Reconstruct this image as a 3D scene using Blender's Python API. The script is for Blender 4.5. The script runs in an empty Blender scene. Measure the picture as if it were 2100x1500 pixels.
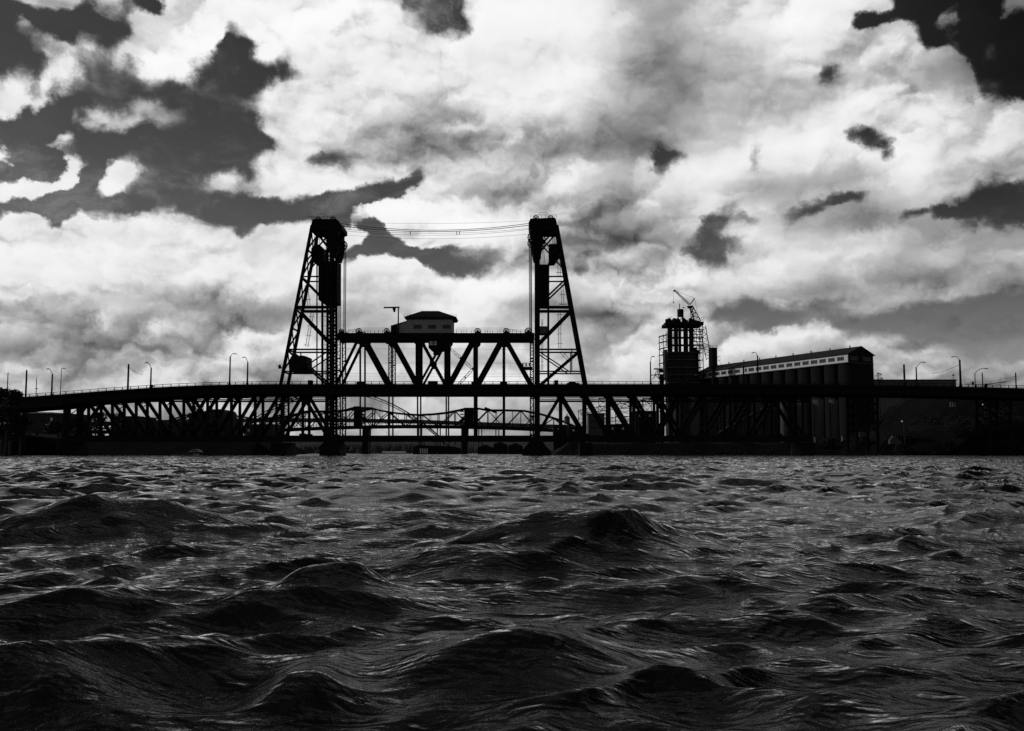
import bpy, math, random
import numpy as np
from mathutils import Vector
random.seed(7)
S = bpy.context.scene
C = S.collection
R = math.radians
# ------------------------------------------------------------------ camera
F = 1819.0            # focal length in pixels of the 2100-wide photograph
CX, CY = 1080.0, 793.0
PITCH = R(4.3)
CAM_H = 0.75
cam_d = bpy.data.cameras.new('camera')
cam = bpy.data.objects.new('camera', cam_d)
C.objects.link(cam)
cam.location = (0, 0, CAM_H)
cam.rotation_euler = (R(90) + PITCH, 0, 0)
cam_d.sensor_width = 36.0
cam_d.lens = 36.0 * F / 2100.0
cam_d.shift_x = (1050 - CX) / 2100.0
cam_d.shift_y = (CY - 750) / 2100.0
cam_d.clip_start = 0.05
cam_d.clip_end = 30000
S.camera = cam


def P(px, py, Y):
    """point of the place seen at a photo pixel, at distance Y"""
    xc = (px - CX) / F
    yc = (CY - py) / F
    dy = math.cos(PITCH) - yc * math.sin(PITCH)
    dz = math.sin(PITCH) + yc * math.cos(PITCH)
    t = Y / dy
    return Vector((xc * t, Y, CAM_H + dz * t))


# ------------------------------------------------------------------ view
S.view_settings.view_transform = 'Standard'
S.view_settings.look = 'None'
S.view_settings.exposure = 0.0
S.view_settings.gamma = 1.0
S.view_settings.use_curve_mapping = False
S.render.engine = 'CYCLES'
S.cycles.max_bounces = 5
S.cycles.diffuse_bounces = 2
S.cycles.glossy_bounces = 3
S.cycles.transmission_bounces = 2
S.cycles.sample_clamp_indirect = 2.0
S.cycles.sample_clamp_direct = 1.1
S.cycles.use_denoising = False

# ------------------------------------------------------------------ sun
SUN_EL, SUN_AZ = R(26), R(-84)       # azimuth measured from +Y towards +X
sd = bpy.data.lights.new('sun', 'SUN')
sd.energy = 2.0
sd.angle = R(0.5)
sd.color = (1.0, 1.0, 1.0)
sun = bpy.data.objects.new('sun', sd)
C.objects.link(sun)
sv = Vector((math.sin(SUN_AZ) * math.cos(SUN_EL), math.cos(SUN_AZ) * math.cos(SUN_EL), math.sin(SUN_EL)))
sun.rotation_euler = sv.to_track_quat('Z', 'Y').to_euler()
sun.location = (-200, 100, 300)


# ------------------------------------------------------------------ node helper
class NT:
    def __init__(self, tree):
        self.t = tree
        self.n = tree.nodes
        self.l = tree.links

    def new(self, kind, **kw):
        n = self.n.new(kind)
        for k, v in kw.items():
            setattr(n, k, v)
        return n

    def link(self, a, b):
        self.l.new(a, b)

    def m(self, op, a, b=None, c=None, clamp=False):
        n = self.n.new('ShaderNodeMath')
        n.operation = op
        n.use_clamp = clamp
        for i, v in enumerate((a, b, c)):
            if v is None:
                continue
            if isinstance(v, (int, float)):
                n.inputs[i].default_value = v
            else:
                self.l.new(v, n.inputs[i])
        return n.outputs[0]

    def noise(self, vec, scale, detail, rough=0.5, lac=2.0, dist=0.0):
        n = self.n.new('ShaderNodeTexNoise')
        n.inputs['Scale'].default_value = scale
        n.inputs['Detail'].default_value = detail
        n.inputs['Roughness'].default_value = rough
        n.inputs['Lacunarity'].default_value = lac
        n.inputs['Distortion'].default_value = dist
        self.l.new(vec, n.inputs['Vector'])
        return n

    def smooth(self, v, a, b, x=0.0, y=1.0):
        n = self.n.new('ShaderNodeMapRange')
        n.interpolation_type = 'SMOOTHSTEP'
        n.inputs['From Min'].default_value = a
        n.inputs['From Max'].default_value = b
        n.inputs['To Min'].default_value = x
        n.inputs['To Max'].default_value = y
        self.l.new(v, n.inputs['Value'])
        return n.outputs['Result']


# ------------------------------------------------------------------ clouds: coverage and tone over azimuth / elevation
AZ0, AZ1, EL0, EL1 = -36.0, 36.0, -1.0, 33.0
NA, NE = 145, 69


def grid_pixels():
    az = np.radians(np.linspace(AZ0, AZ1, NA))[None, :]
    el = np.radians(np.linspace(EL0, EL1, NE))[:, None]
    dx = np.sin(az) * np.cos(el)
    dy = np.cos(az) * np.cos(el)
    dz = np.sin(el) + 0 * az
    cf = dy * math.cos(PITCH) + dz * math.sin(PITCH)
    cu = -dy * math.sin(PITCH) + dz * math.cos(PITCH)
    return CX + F * dx / cf, CY - F * cu / cf


def inside(poly, X, Y):
    r = np.zeros(X.shape, bool)
    n = len(poly)
    for i in range(n):
        x1, y1 = poly[i]
        x2, y2 = poly[(i + 1) % n]
        if y1 == y2:
            continue
        c = ((y1 > Y) != (y2 > Y)) & (X < (x2 - x1) * (Y - y1) / (y2 - y1) + x1)
        r ^= c
    return r


CLEAR = [
    (1, [(-300, -300), (335, -300), (335, 0), (470, 20), (480, 55), (500, 75), (530, 105), (520, 125), (552, 145), (605, 142), (578, 162), (545, 155),
         (543, 178), (497, 205), (535, 225), (530, 262), (548, 292), (570, 310), (530, 322), (513, 335), (538, 372), (500, 382), (430, 372), (380, 390), (0, 405), (-300, 405)]),
    (1, [(-300, 400), (0, 400), (400, 385), (470, 385), (560, 402), (640, 402), (720, 390), (815, 357), (872, 350), (850, 378), (832, 392), (818, 415),
         (790, 416), (765, 422), (748, 445), (765, 452), (790, 470), (800, 492), (830, 510), (870, 517), (950, 512), (1000, 520), (1045, 530), (1005, 545),
         (960, 567), (925, 565), (915, 545), (885, 530), (830, 530), (745, 532), (700, 522), (705, 505), (750, 500), (745, 480), (720, 465), (705, 470),
         (690, 470), (660, 458), (645, 490), (640, 455), (625, 450), (600, 456), (585, 448), (555, 455), (520, 475), (510, 494), (460, 470), (400, 450),
         (345, 438), (300, 447), (215, 450), (165, 440), (135, 462), (100, 447), (65, 438), (0, 448), (-300, 448)]),
    (.9, [(730, 455), (775, 448), (800, 480), (850, 505), (1000, 512), (1060, 530), (1000, 556), (955, 574), (915, 570), (880, 540), (800, 535), (690, 538), (695, 512), (755, 506), (750, 480)]),
    (.85, [(628, 325), (650, 317), (700, 317), (760, 320), (742, 330), (700, 343), (650, 350), (633, 338)]),
    (1, [(835, -300), (960, -300), (960, 0), (968, 25), (968, 45), (955, 60), (935, 65), (930, 80), (905, 78), (885, 60), (850, 55), (838, 45), (875, 38), (850, 20), (828, 15)]),
    (1, [(1830, -300), (2600, -300), (2600, 205), (2100, 205), (2060, 205), (2030, 200), (2000, 205), (1995, 170), (1990, 150), (1985, 120), (1960, 108), (1920, 100), (1890, 80),
         (1870, 40), (1840, 45), (1800, 75), (1780, 80), (1770, 60), (1740, 65), (1770, 30), (1825, 25), (1830, 0)]),
    (.9, [(1686, 158), (1713, 135), (1730, 162), (1700, 174)]),
    (1, [(1726, 275), (1757, 256), (1790, 270), (1817, 282), (1825, 308), (1817, 320), (1785, 307), (1750, 288)]),
    (1, [(1336, 297), (1360, 302), (1400, 312), (1420, 330), (1387, 337), (1363, 347), (1357, 380), (1342, 350)]),
    (.5, [(1290, 292), (1330, 292), (1335, 306), (1300, 305)]),
    (.6, [(1852, 160), (1876, 162), (1882, 202), (1858, 198)]),
    (.5, [(1783, 166), (1803, 168), (1797, 180)]),
    (.5, [(1538, 308), (1558, 298), (1548, 342), (1534, 344)]),
    (.95, [(1590, 456), (1640, 428), (1700, 402), (1750, 387), (1790, 386), (1762, 407), (1700, 423), (1640, 450), (1600, 460)]),
    (.9, [(1435, 470), (1450, 443), (1480, 433), (1520, 440), (1574, 450), (1550, 462), (1490, 464), (1475, 480), (1530, 485), (1555, 492), (1500, 506),
          (1490, 525), (1512, 530), (1492, 542), (1485, 557), (1450, 542), (1400, 535), (1398, 510), (1430, 495)]),
    (1, [(1825, 442), (1870, 423), (1880, 438), (1920, 423), (1950, 415), (2000, 405), (2010, 378), (2040, 365), (2100, 355), (2600, 350), (2600, 460),
         (2100, 458), (2050, 461), (2010, 457), (1950, 449), (1920, 442), (1870, 447)]),
    (.5, [(1178, 540), (1210, 526), (1243, 535), (1237, 550), (1210, 568), (1188, 560)]),
    (.95, [(1470, 628), (1560, 603), (1600, 620), (1640, 628), (1700, 628), (1790, 642), (1840, 632), (1920, 617), (2000, 605), (2060, 595), (2100, 590), (2600, 560),
         (2600, 740), (2100, 742), (2000, 737), (1950, 722), (1900, 712), (1850, 702), (1830, 692), (1760, 692), (1735, 692), (1715, 662), (1690, 668),
         (1650, 667), (1600, 667), (1580, 680), (1500, 682), (1465, 668), (1440, 640)]),
    (.45, [(180, 590), (250, 575), (268, 580), (240, 600), (200, 610)]),
    (.45, [(468, 505), (500, 500), (495, 515), (475, 518)]),
    (.3, [(0, 570), (30, 575), (10, 590), (0, 590)]),
    (.35, [(630, 65), (720, 38), (800, 33), (770, 52), (700, 72), (650, 80)]),
    (.4, [(540, 120), (600, 125), (590, 142), (545, 140)]),
    (.5, [(2080, 280), (2100, 285), (2100, 325), (2085, 315)]),
]
CLOUD = [
    (1, [(340, -100), (330, 5), (315, 25), (275, 32), (262, 60), (245, 85), (255, 115), (285, 135), (300, 160), (318, 172), (345, 163), (380, 165), (400, 140),
         (430, 110), (455, 75), (470, 45), (490, 25), (480, -100)]),
    (.5, [(215, 85), (250, 80), (262, 132), (225, 138)]),
    (.95, [(0, 37), (20, 38), (42, 52), (65, 72), (110, 78), (150, 112), (157, 140), (142, 160), (117, 177), (102, 192), (82, 207), (55, 232), (48, 218), (62, 190),
         (70, 165), (92, 135), (72, 112), (58, 90), (40, 66), (5, 55)]),
    (1, [(-100, 170), (0, 165), (25, 145), (52, 160), (53, 195), (30, 217), (0, 245), (-100, 260)]),
    (.5, [(138, 62), (195, 68), (202, 92), (180, 118), (148, 102)]),
    (.8, [(-50, -40), (185, -40), (180, 12), (150, 22), (80, 15), (40, 0)]),
    (.5, [(190, -40), (255, -40), (250, 5), (200, 5)]),
    (.9, [(176, 217), (220, 218), (260, 222), (300, 209), (338, 212), (330, 240), (300, 252), (262, 270), (230, 256), (200, 242)]),
    (.5, [(330, 210), (370, 213), (398, 233), (360, 247), (325, 260)]),
    (.6, [(160, 235), (230, 228), (240, 262), (175, 270)]), (.6, [(60, 300), (130, 285), (175, 300), (120, 318)]), (.5, [(100, 262), (150, 255), (160, 280), (110, 285)]),
    (.5, [(180, 0), (260, -20), (300, 20), (220, 40)]), (.45, [(560, 255), (590, 250), (585, 290), (560, 290)]),
    (.35, [(125, 232), (180, 225), (205, 262), (140, 265)]),
    (.3, [(420, 235), (445, 240), (435, 258)]),
    (.35, [(75, 290), (170, 270), (185, 312), (120, 322)]),
    (.75, [(-100, 305), (0, 304), (30, 310), (27, 337), (0, 348), (-100, 348)]),
    (1, [(-100, 362), (0, 362), (60, 366), (100, 360), (118, 366), (126, 340), (140, 326), (162, 329), (167, 347), (150, 382), (112, 392), (75, 402), (0, 412), (-100, 412)]),
    (1, [(208, 335), (232, 328), (250, 318), (276, 342), (280, 362), (252, 382), (248, 405), (215, 402), (186, 400), (200, 378), (215, 362)]),
    (.5, [(0, 423), (25, 427), (20, 441), (0, 441)]),
    (.45, [(55, 418), (98, 428), (70, 433)]),
    (1, [(425, 368), (436, 350), (466, 341), (490, 358), (482, 372), (540, 378), (620, 384), (700, 376), (780, 352), (860, 338), (882, 348), (800, 365), (720, 390),
         (640, 403), (560, 404), (480, 390)]),
    (.9, [(700, 465), (722, 463), (748, 482), (752, 500), (700, 506)]),
    (.7, [(710, 440), (728, 422), (742, 428), (760, 442), (735, 448), (712, 456)]),
    (.45, [(1918, 25), (1960, 33), (1987, 80), (1960, 98), (1930, 70)]),
    (.55, [(1785, 62), (1835, 48), (1868, 60), (1862, 92), (1810, 100)]), (.5, [(2005, 90), (2040, 75), (2050, 110), (2015, 125)]), (.4, [(1935, 0), (1965, -10), (1975, 20), (1945, 22)]),
    (.5, [(2000, 150), (2050, 148), (2072, 160), (2042, 192), (2003, 192)]),
    (.8, [(2050, -60), (2200, -60), (2200, 15), (2100, 20), (2062, 30)]),
    (.45, [(1860, 660), (1880, 662), (1878, 670), (1862, 668)]),
    (.45, [(1500, 455), (1560, 458), (1540, 472), (1500, 478)]),
]
TONE_X = [50 + 100 * i for i in range(21)]
TONE = {
    50: [200, 210, 225, 245, 248, 246, 244, 238, 228, 245, 252, 245, 225, 178, 200, 225, 232, 225, 210, 140, 140],
    150: [235, 220, 235, 248, 242, 235, 232, 240, 246, 246, 252, 250, 225, 172, 192, 205, 222, 232, 215, 190, 120],
    250: [235, 205, 210, 200, 200, 240, 242, 238, 205, 195, 238, 215, 165, 185, 205, 222, 225, 220, 212, 225, 212],
    300: [235, 215, 220, 200, 200, 240, 230, 180, 165, 178, 165, 160, 160, 195, 225, 225, 230, 235, 230, 235, 200],
    350: [240, 245, 248, 220, 220, 242, 242, 230, 228, 225, 215, 215, 222, 218, 232, 228, 235, 185, 240, 232, 205],
    400: [240, 235, 235, 220, 220, 238, 238, 236, 236, 215, 200, 205, 200, 200, 225, 195, 170, 165, 232, 195, 150],
    450: [228, 232, 236, 240, 236, 240, 236, 240, 246, 238, 190, 180, 170, 172, 225, 220, 205, 180, 175, 165, 180],
    500: [232, 234, 236, 240, 238, 236, 236, 236, 236, 230, 185, 165, 150, 165, 205, 235, 215, 210, 195, 200, 215],
    550: [238, 238, 236, 232, 238, 236, 238, 226, 222, 242, 236, 190, 210, 226, 220, 235, 205, 190, 200, 190, 190],
    600: [232, 228, 215, 225, 232, 230, 232, 215, 190, 245, 236, 190, 228, 220, 230, 205, 190, 180, 190, 178, 150],
    650: [215, 225, 190, 200, 170, 160, 185, 178, 246, 245, 205, 178, 158, 200, 195, 170, 190, 160, 150, 140, 120],
    700: [175, 178, 190, 215, 175, 205, 200, 190, 212, 232, 225, 212, 225, 212, 215, 205, 205, 175, 170, 140, 130],
    750: [168, 155, 150, 200, 205, 185, 190, 205, 218, 225, 225, 205, 205, 190, 195, 195, 190, 178, 180, 168, 165],
    790: [220, 215, 205, 220, 200, 185, 190, 205, 215, 225, 215, 200, 200, 190, 190, 195, 190, 185, 180, 175, 170],
    850: [185, 185, 185, 182, 180, 185, 188, 195, 200, 205, 180, 185, 190, 190, 190, 185, 180, 175, 175, 170, 165],
    910: [175, 175, 175, 175, 175, 175, 175, 180, 185, 185, 175, 175, 175, 175, 175, 170, 170, 165, 165, 160, 160],
}
# local tone accents: x, y, rx, ry, tone shift
ACC = [(930, 300, 160, 28, -18), (1180, 300, 160, 30, -15), (1080, 210, 120, 90, 12), (1290, 110, 90, 70, -12), (520, 645, 90, 14, -22), (440, 632, 80, 12, -16),
       (330, 700, 60, 22, -20), (60, 720, 90, 25, -22), (190, 690, 80, 20, -14), (330, 685, 36, 16, 18), (250, 700, 30, 18, 20), (320, 660, 26, 14, 22),
       (470, 700, 36, 20, 16), (560, 600, 20, 12, 10), (230, 640, 40, 26, 14), (60, 765, 80, 10, 25), (270, 768, 110, 8, -12), (1745, 345, 60, 25, -16),
       (1560, 380, 120, 14, -16), (1930, 320, 30, 22, -26), (1990, 355, 60, 14, -18), (1850, 300, 30, 40, 10), (1480, 300, 40, 16, -12), (1640, 480, 40, 26, -16),
       (1600, 500, 40, 30, 10), (1560, 560, 60, 30, 10), (1750, 545, 24, 18, 26), (1700, 590, 80, 16, -18), (1920, 515, 40, 22, 20), (1850, 560, 90, 20, -10),
       (1620, 685, 60, 12, 12), (1700, 680, 50, 10, 18), (1800, 705, 60, 12, 20), (860, 600, 70, 16, -20), (850, 560, 60, 20, 14), (1010, 610, 50, 24, 12),
       (1100, 580, 40, 20, 10), (1160, 640, 60, 18, -14), (1230, 660, 70, 20, -14), (1420, 560, 50, 30, 12), (1400, 610, 60, 16, -8), (960, 440, 60, 26, 12),
       (1110, 430, 60, 24, -12), (1240, 430, 60, 26, -14), (1280, 500, 60, 24, -12), (650, 560, 60, 16, 10), (800, 560, 80, 20, 8), (340, 590, 80, 20, -14),
       (130, 605, 60, 12, -12), (1200, 760, 80, 14, -10), (830, 745, 30, 14, -12), (960, 700, 40, 20, 14), (1060, 720, 30, 18, 16), (620, 250, 40, 40, 6),
       (760, 170, 60, 30, 6), (770, 210, 60, 12, -14), (650, 200, 60, 12, -10), (700, 75, 60, 12, -20), (1400, 150, 60, 60, -8), (1500, 250, 60, 30, 8)]


def gauss_blur(a, s):
    r = int(3 * s) + 1
    k = np.exp(-0.5 * (np.arange(-r, r + 1) / s) ** 2)
    k /= k.sum()
    b = np.pad(a, r, mode='edge')
    b = np.apply_along_axis(lambda v: np.convolve(v, k, 'valid'), 0, b)
    return np.apply_along_axis(lambda v: np.convolve(v, k, 'valid'), 1, b)


def cloud_maps():
    # fine pixel raster of coverage, then sampled onto the angular grid
    st = 4
    gx, gy = np.meshgrid(np.arange(-300, 2500, st), np.arange(-320, 1000, st))
    cov = np.ones(gx.shape)
    for a, p in CLEAR:
        m = inside(p, gx, gy)
        cov[m] = np.minimum(cov[m], 1 - a)
    for a, p in CLOUD:
        m = inside(p, gx, gy)
        cov[m] = np.maximum(cov[m], a)
    cov = gauss_blur(cov, 1.7)
    X, Y = grid_pixels()

    def samp(arr, X, Y):
        fx = np.clip((X + 300) / st, 0, arr.shape[1] - 1.001)
        fy = np.clip((Y + 320) / st, 0, arr.shape[0] - 1.001)
        ix, iy = fx.astype(int), fy.astype(int)
        u, v = fx - ix, fy - iy
        return (arr[iy, ix] * (1 - u) * (1 - v) + arr[iy, ix + 1] * u * (1 - v) + arr[iy + 1, ix] * (1 - u) * v + arr[iy + 1, ix + 1] * u * v)
    covg = samp(cov, X, Y)
    ty = sorted(TONE)
    tab = np.array([TONE[k] for k in ty], float)
    Xc = np.clip(X, 50, 2050)
    rows = np.stack([np.interp(Xc.ravel(), TONE_X, r) for r in tab])
    yy = np.clip(Y.ravel(), ty[0], ty[-1])
    idx = np.clip(np.searchsorted(ty, yy) - 1, 0, len(ty) - 2)
    t = (yy - np.array(ty)[idx]) / (np.array(ty)[idx + 1] - np.array(ty)[idx])
    ar = np.arange(yy.size)
    tone = (rows[idx, ar] * (1 - t) + rows[idx + 1, ar] * t).reshape(X.shape)
    tone = gauss_blur(tone, 1.4)
    for x, y, rx, ry, d in ACC:
        tone += d * np.exp(-((X - x) / rx) ** 2 - ((Y - y) / ry) ** 2)
    tone = 0.885 + (tone / 255.0 - 0.885) * 1.5
    tone = np.clip(tone, 0, 1)
    # outside the frame both settle to the averages of the sky in view
    az = np.linspace(AZ0, AZ1, NA)[None, :]
    el = np.linspace(EL0, EL1, NE)[:, None]
    w = np.clip((az - AZ0) / 5, 0, 1) * np.clip((AZ1 - az) / 4, 0, 1) * np.clip((EL1 - el) / 4, 0, 1)
    w = w * w * (3 - 2 * w)
    return covg * w + 0.5 * (1 - w), tone * w + 0.80 * (1 - w)


def low_rank(nt, u, v, M, rank):
    """sum of products of two 1-D curves = the smooth map M(v, u)"""
    U, s, V = np.linalg.svd(M, full_matrices=False)
    tot = None
    for k in range(rank):
        parts = []
        for vec, sock in ((V[k], u), (U[:, k], v)):
            lo, hi = float(vec.min()), float(vec.max())
            n = nt.new('ShaderNodeFloatCurve')
            cm = n.mapping
            cm.use_clip = True
            cu = cm.curves[0]
            nv = len(vec)
            g = (vec - lo) / (hi - lo)
            cu.points[0].location = (0, float(g[0]))
            cu.points[1].location = (1, float(g[-1]))
            for i in range(1, nv - 1):
                cu.points.new(i / (nv - 1), float(g[i]))
            cm.update()
            nt.link(sock, n.inputs['Value'])
            n.inputs['Factor'].default_value = 1
            parts.append(nt.m('MULTIPLY_ADD', n.outputs[0], hi - lo, lo))
        pr = nt.m('MULTIPLY', nt.m('MULTIPLY', parts[0], float(s[k])), parts[1])
        tot = pr if tot is None else nt.m('ADD', tot, pr)
    return tot


def build_world():
    w = bpy.data.worlds.new('World')
    S.world = w
    w.use_nodes = True
    w.cycles.sampling_method = 'MANUAL'
    w.cycles.sample_map_resolution = 512
    t = w.node_tree
    t.nodes.clear()
    nt = NT(t)
    out = nt.new('ShaderNodeOutputWorld')
    bg = nt.new('ShaderNodeBackground')
    STR = 0.1
    bg.inputs['Strength'].default_value = STR
    nt.link(bg.outputs[0], out.inputs['Surface'])
    tc = nt.new('ShaderNodeTexCoord')
    D = tc.outputs['Generated']
    sep = nt.new('ShaderNodeSeparateXYZ')
    nt.link(D, sep.inputs[0])
    x, y, z = sep.outputs
    zc = nt.m('MAXIMUM', z, 0.0)
    # blue sky through a red filter: only the red channel of the Nishita sky
    sky = nt.new('ShaderNodeTexSky')
    sky.sky_type = 'NISHITA'
    sky.sun_disc = False
    sky.sun_elevation = SUN_EL
    sky.sun_rotation = SUN_AZ % (2 * math.pi)
    sky.air_density = 1.0
    sky.dust_density = 0.6
    sky.ozone_density = 1.5
    sr = nt.new('ShaderNodeSeparateColor')
    nt.link(sky.outputs[0], sr.inputs[0])
    clear = nt.m('MULTIPLY', sr.outputs[0], SKY_GAIN)
    clear = nt.m('POWER', nt.m('MAXIMUM', clear, 0.0), SKY_POW)
    # angular coordinates, bent a little by noise so that outlines curl like cumulus
    n1 = nt.noise(D, 9.0, 4, 0.55)
    n2 = nt.noise(D, 34.0, 7, 0.62)
    s1 = nt.new('ShaderNodeSeparateColor'); nt.link(n1.outputs['Color'], s1.inputs[0])
    s2 = nt.new('ShaderNodeSeparateColor'); nt.link(n2.outputs['Color'], s2.inputs[0])
    az = nt.m('MULTIPLY', nt.m('ARCTAN2', x, y), 180 / math.pi)
    el = nt.m('MULTIPLY', nt.m('ARCSINE', z), 180 / math.pi)

    def warp(c, a, b, wa, wb):
        c = nt.m('MULTIPLY_ADD', nt.m('SUBTRACT', a, 0.5), wa, c)
        return nt.m('MULTIPLY_ADD', nt.m('SUBTRACT', b, 0.5), wb, c)
    azw = warp(az, s1.outputs[0], s2.outputs[0], 2.0, 2.3)
    elw = warp(el, s1.outputs[1], s2.outputs[1], 1.3, 1.8)
    U = nt.m('DIVIDE', nt.m('SUBTRACT', azw, AZ0), AZ1 - AZ0, clamp=True)
    V = nt.m('DIVIDE', nt.m('SUBTRACT', elw, EL0), EL1 - EL0, clamp=True)
    cm, tm = cloud_maps()
    cov = low_rank(nt, U, V, cm, 22)
    tone = low_rank(nt, U, V, tm, 14)
    # cloud detail: lumps a little wider than tall
    comb = nt.new('ShaderNodeVectorMath'); comb.operation = 'MULTIPLY'
    nt.link(D, comb.inputs[0]); comb.inputs[1].default_value = (1.0, 1.0, 1.75)
    cd0 = comb.outputs[0]
    big = nt.noise(cd0, 3.2, 3, 0.5).outputs['Fac']
    det = nt.noise(cd0, 13.0, 10, 0.60, dist=0.15).outputs['Fac']
    soft = nt.noise(cd0, 7.0, 2, 0.5).outputs['Fac']
    # relief: the same lump field looked up a little towards the light, so lumps have a bright and a dark side
    def lumps(vec):
        n = nt.noise(vec, 8.0, 5, 0.45)
        n.noise_type = 'RIDGED_MULTIFRACTAL'
        n.normalize = False
        n.inputs['Offset'].default_value = 1.0
        n.inputs['Gain'].default_value = 1.4
        return nt.m('MULTIPLY', n.outputs['Fac'], -0.5)
    wv = nt.new('ShaderNodeVectorMath'); wv.operation = 'MULTIPLY_ADD'
    nt.link(n2.outputs['Color'], wv.inputs[0]); wv.inputs[1].default_value = (0.05, 0.05, 0.05); nt.link(cd0, wv.inputs[2])
    cd0 = wv.outputs[0]
    up = nt.new('ShaderNodeVectorMath'); up.operation = 'ADD'
    nt.link(cd0, up.inputs[0]); up.inputs[1].default_value = (-0.006, 0.0, 0.014)
    la = lumps(cd0); lb = lumps(up.outputs[0])
    relief = nt.m('SUBTRACT', la, lb)
    win = nt.m('MULTIPLY', nt.smooth(nt.m('ABSOLUTE', az), 29, 35, 1, 0), nt.smooth(el, 28, 33, 1, 0))
    amp_big = nt.m('MULTIPLY_ADD', win, -3.0, 3.3)
    c = nt.m('MULTIPLY_ADD', nt.m('SUBTRACT', big, 0.5), amp_big, cov)
    c = nt.m('MULTIPLY_ADD', nt.m('SUBTRACT', det, 0.5), 1.5, c)
    c = nt.m('ADD', c, 0.03)
    wd = nt.smooth(soft, 0.35, 0.65, 0.20, 0.58)
    alpha = nt.m('DIVIDE', nt.m('SUBTRACT', c, nt.m('SUBTRACT', 0.5, wd)), nt.m('MULTIPLY', wd, 2.0), clamp=True)
    alpha = nt.smooth(alpha, 0, 1)
    veil = nt.noise(cd0, 5.0, 8, 0.68, dist=0.8).outputs['Fac']
    alpha = nt.m('MAXIMUM', alpha, nt.smooth(veil, 0.50, 0.78, 0.0, 0.45))
    # thin edges are never quite opaque
    # tone in display space, then to light
    patch = nt.smooth(big, 0.38, 0.62, 0.24, 0.72)
    # broad billows: the same kind of relief at a coarser size
    def swell(vec):
        n = nt.noise(vec, 3.6, 3, 0.5)
        n.noise_type = 'RIDGED_MULTIFRACTAL'
        n.normalize = False
        n.inputs['Offset'].default_value = 1.0
        n.inputs['Gain'].default_value = 1.3
        return nt.m('MULTIPLY', n.outputs['Fac'], -0.5)
    up2 = nt.new('ShaderNodeVectorMath'); up2.operation = 'ADD'
    nt.link(cd0, up2.inputs[0]); up2.inputs[1].default_value = (-0.012, 0.0, 0.036)
    rel2 = nt.m('SUBTRACT', swell(cd0), swell(up2.outputs[0]))
    rel2 = nt.m('MINIMUM', nt.m('MAXIMUM', rel2, -0.35), 0.3)
    tt = nt.m('MULTIPLY_ADD', rel2, 0.42, tone)
    tt = nt.m('MULTIPLY_ADD', relief, patch, tt)
    tt = nt.m('MULTIPLY_ADD', nt.m('SUBTRACT', det, 0.5), 0.07, tt)
    tt = nt.m('MULTIPLY_ADD', nt.m('ADD', la, 0.5), nt.m('MULTIPLY', patch, 0.30), tt)
    # soft shoulder at the bright end
    # shoulder: 0.98 - falloff, so bright cloud keeps its modelling
    over = nt.m('MAXIMUM', nt.m('SUBTRACT', tt, 0.82), 0.0)
    tt = nt.m('ADD', nt.m('MINIMUM', tt, 0.82), nt.m('MULTIPLY', nt.m('SUBTRACT', 1.0, nt.m('EXPONENT', nt.m('MULTIPLY', over, -7.0))), 0.175))
    tt = nt.m('MAXIMUM', tt, 0.25)
    cd = nt.m('POWER', nt.m('MAXIMUM', nt.m('MULTIPLY', clear, STR), 0.0001), 1 / 2.2)
    # deeper overhead, paler towards the horizon, deepest to the right (away from the sun)
    cd = nt.m('MULTIPLY', cd, nt.m('MULTIPLY_ADD', nt.m('EXPONENT', nt.m('MULTIPLY', zc, -4.5)), 0.95, 0.80))
    cd = nt.m('MULTIPLY', cd, nt.m('SUBTRACT', 1.0, nt.m('MULTIPLY', nt.smooth(x, 0.25, 0.50), nt.smooth(z, 0.10, 0.36, 0.0, 0.5))))
    cd = nt.m('MULTIPLY_ADD', nt.m('SUBTRACT', det, 0.5), 0.05, cd)
    mix = nt.new('ShaderNodeMix'); mix.data_type = 'FLOAT'
    nt.link(alpha, mix.inputs[0]); nt.link(cd, mix.inputs[2]); nt.link(tt, mix.inputs[3])
    lin = nt.m('DIVIDE', nt.m('POWER', mix.outputs[0], 2.2), STR)
    # nothing but dim haze below the horizon
    lin = nt.m('MULTIPLY', lin, nt.smooth(z, -0.06, -0.01, 0.12, 1.0))
    cc = nt.new('ShaderNodeCombineColor')
    for i in range(3):
        nt.link(lin, cc.inputs[i])
    nt.link(cc.outputs[0], bg.inputs['Color'])


SKY_GAIN = 0.30
SKY_POW = 1.0
build_world()


# ================================================================== materials
def mat(name, base, rough=0.6, spec=0.25, var=0.25, scale=3.0, bump=0.0, metal=0.0, stretch=None):
    m = bpy.data.materials.new(name)
    m.use_nodes = True
    nt = NT(m.node_tree)
    b = m.node_tree.nodes['Principled BSDF']
    tc = nt.new('ShaderNodeTexCoord')
    vec = tc.outputs['Object']
    if stretch:
        mp = nt.new('ShaderNodeVectorMath'); mp.operation = 'MULTIPLY'
        nt.link(vec, mp.inputs[0]); mp.inputs[1].default_value = stretch
        vec = mp.outputs[0]
    n = nt.noise(vec, scale, 5, 0.6)
    f = nt.m('MULTIPLY_ADD', nt.m('SUBTRACT', n.outputs['Fac'], 0.5), 2 * var * base, base)
    f = nt.m('MAXIMUM', f, 0.001)
    cc = nt.new('ShaderNodeCombineColor')
    for i in range(3):
        nt.link(f, cc.inputs[i])
    nt.link(cc.outputs[0], b.inputs['Base Color'])
    nt.link(nt.m('MULTIPLY_ADD', n.outputs['Fac'], 0.2, rough - 0.1), b.inputs['Roughness'])
    b.inputs['Specular IOR Level'].default_value = spec
    b.inputs['Metallic'].default_value = metal
    if bump:
        bp = nt.new('ShaderNodeBump')
        bp.inputs['Distance'].default_value = bump
        nt.link(n.outputs['Fac'], bp.inputs['Height'])
        nt.link(bp.outputs[0], b.inputs['Normal'])
    return m


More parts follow.
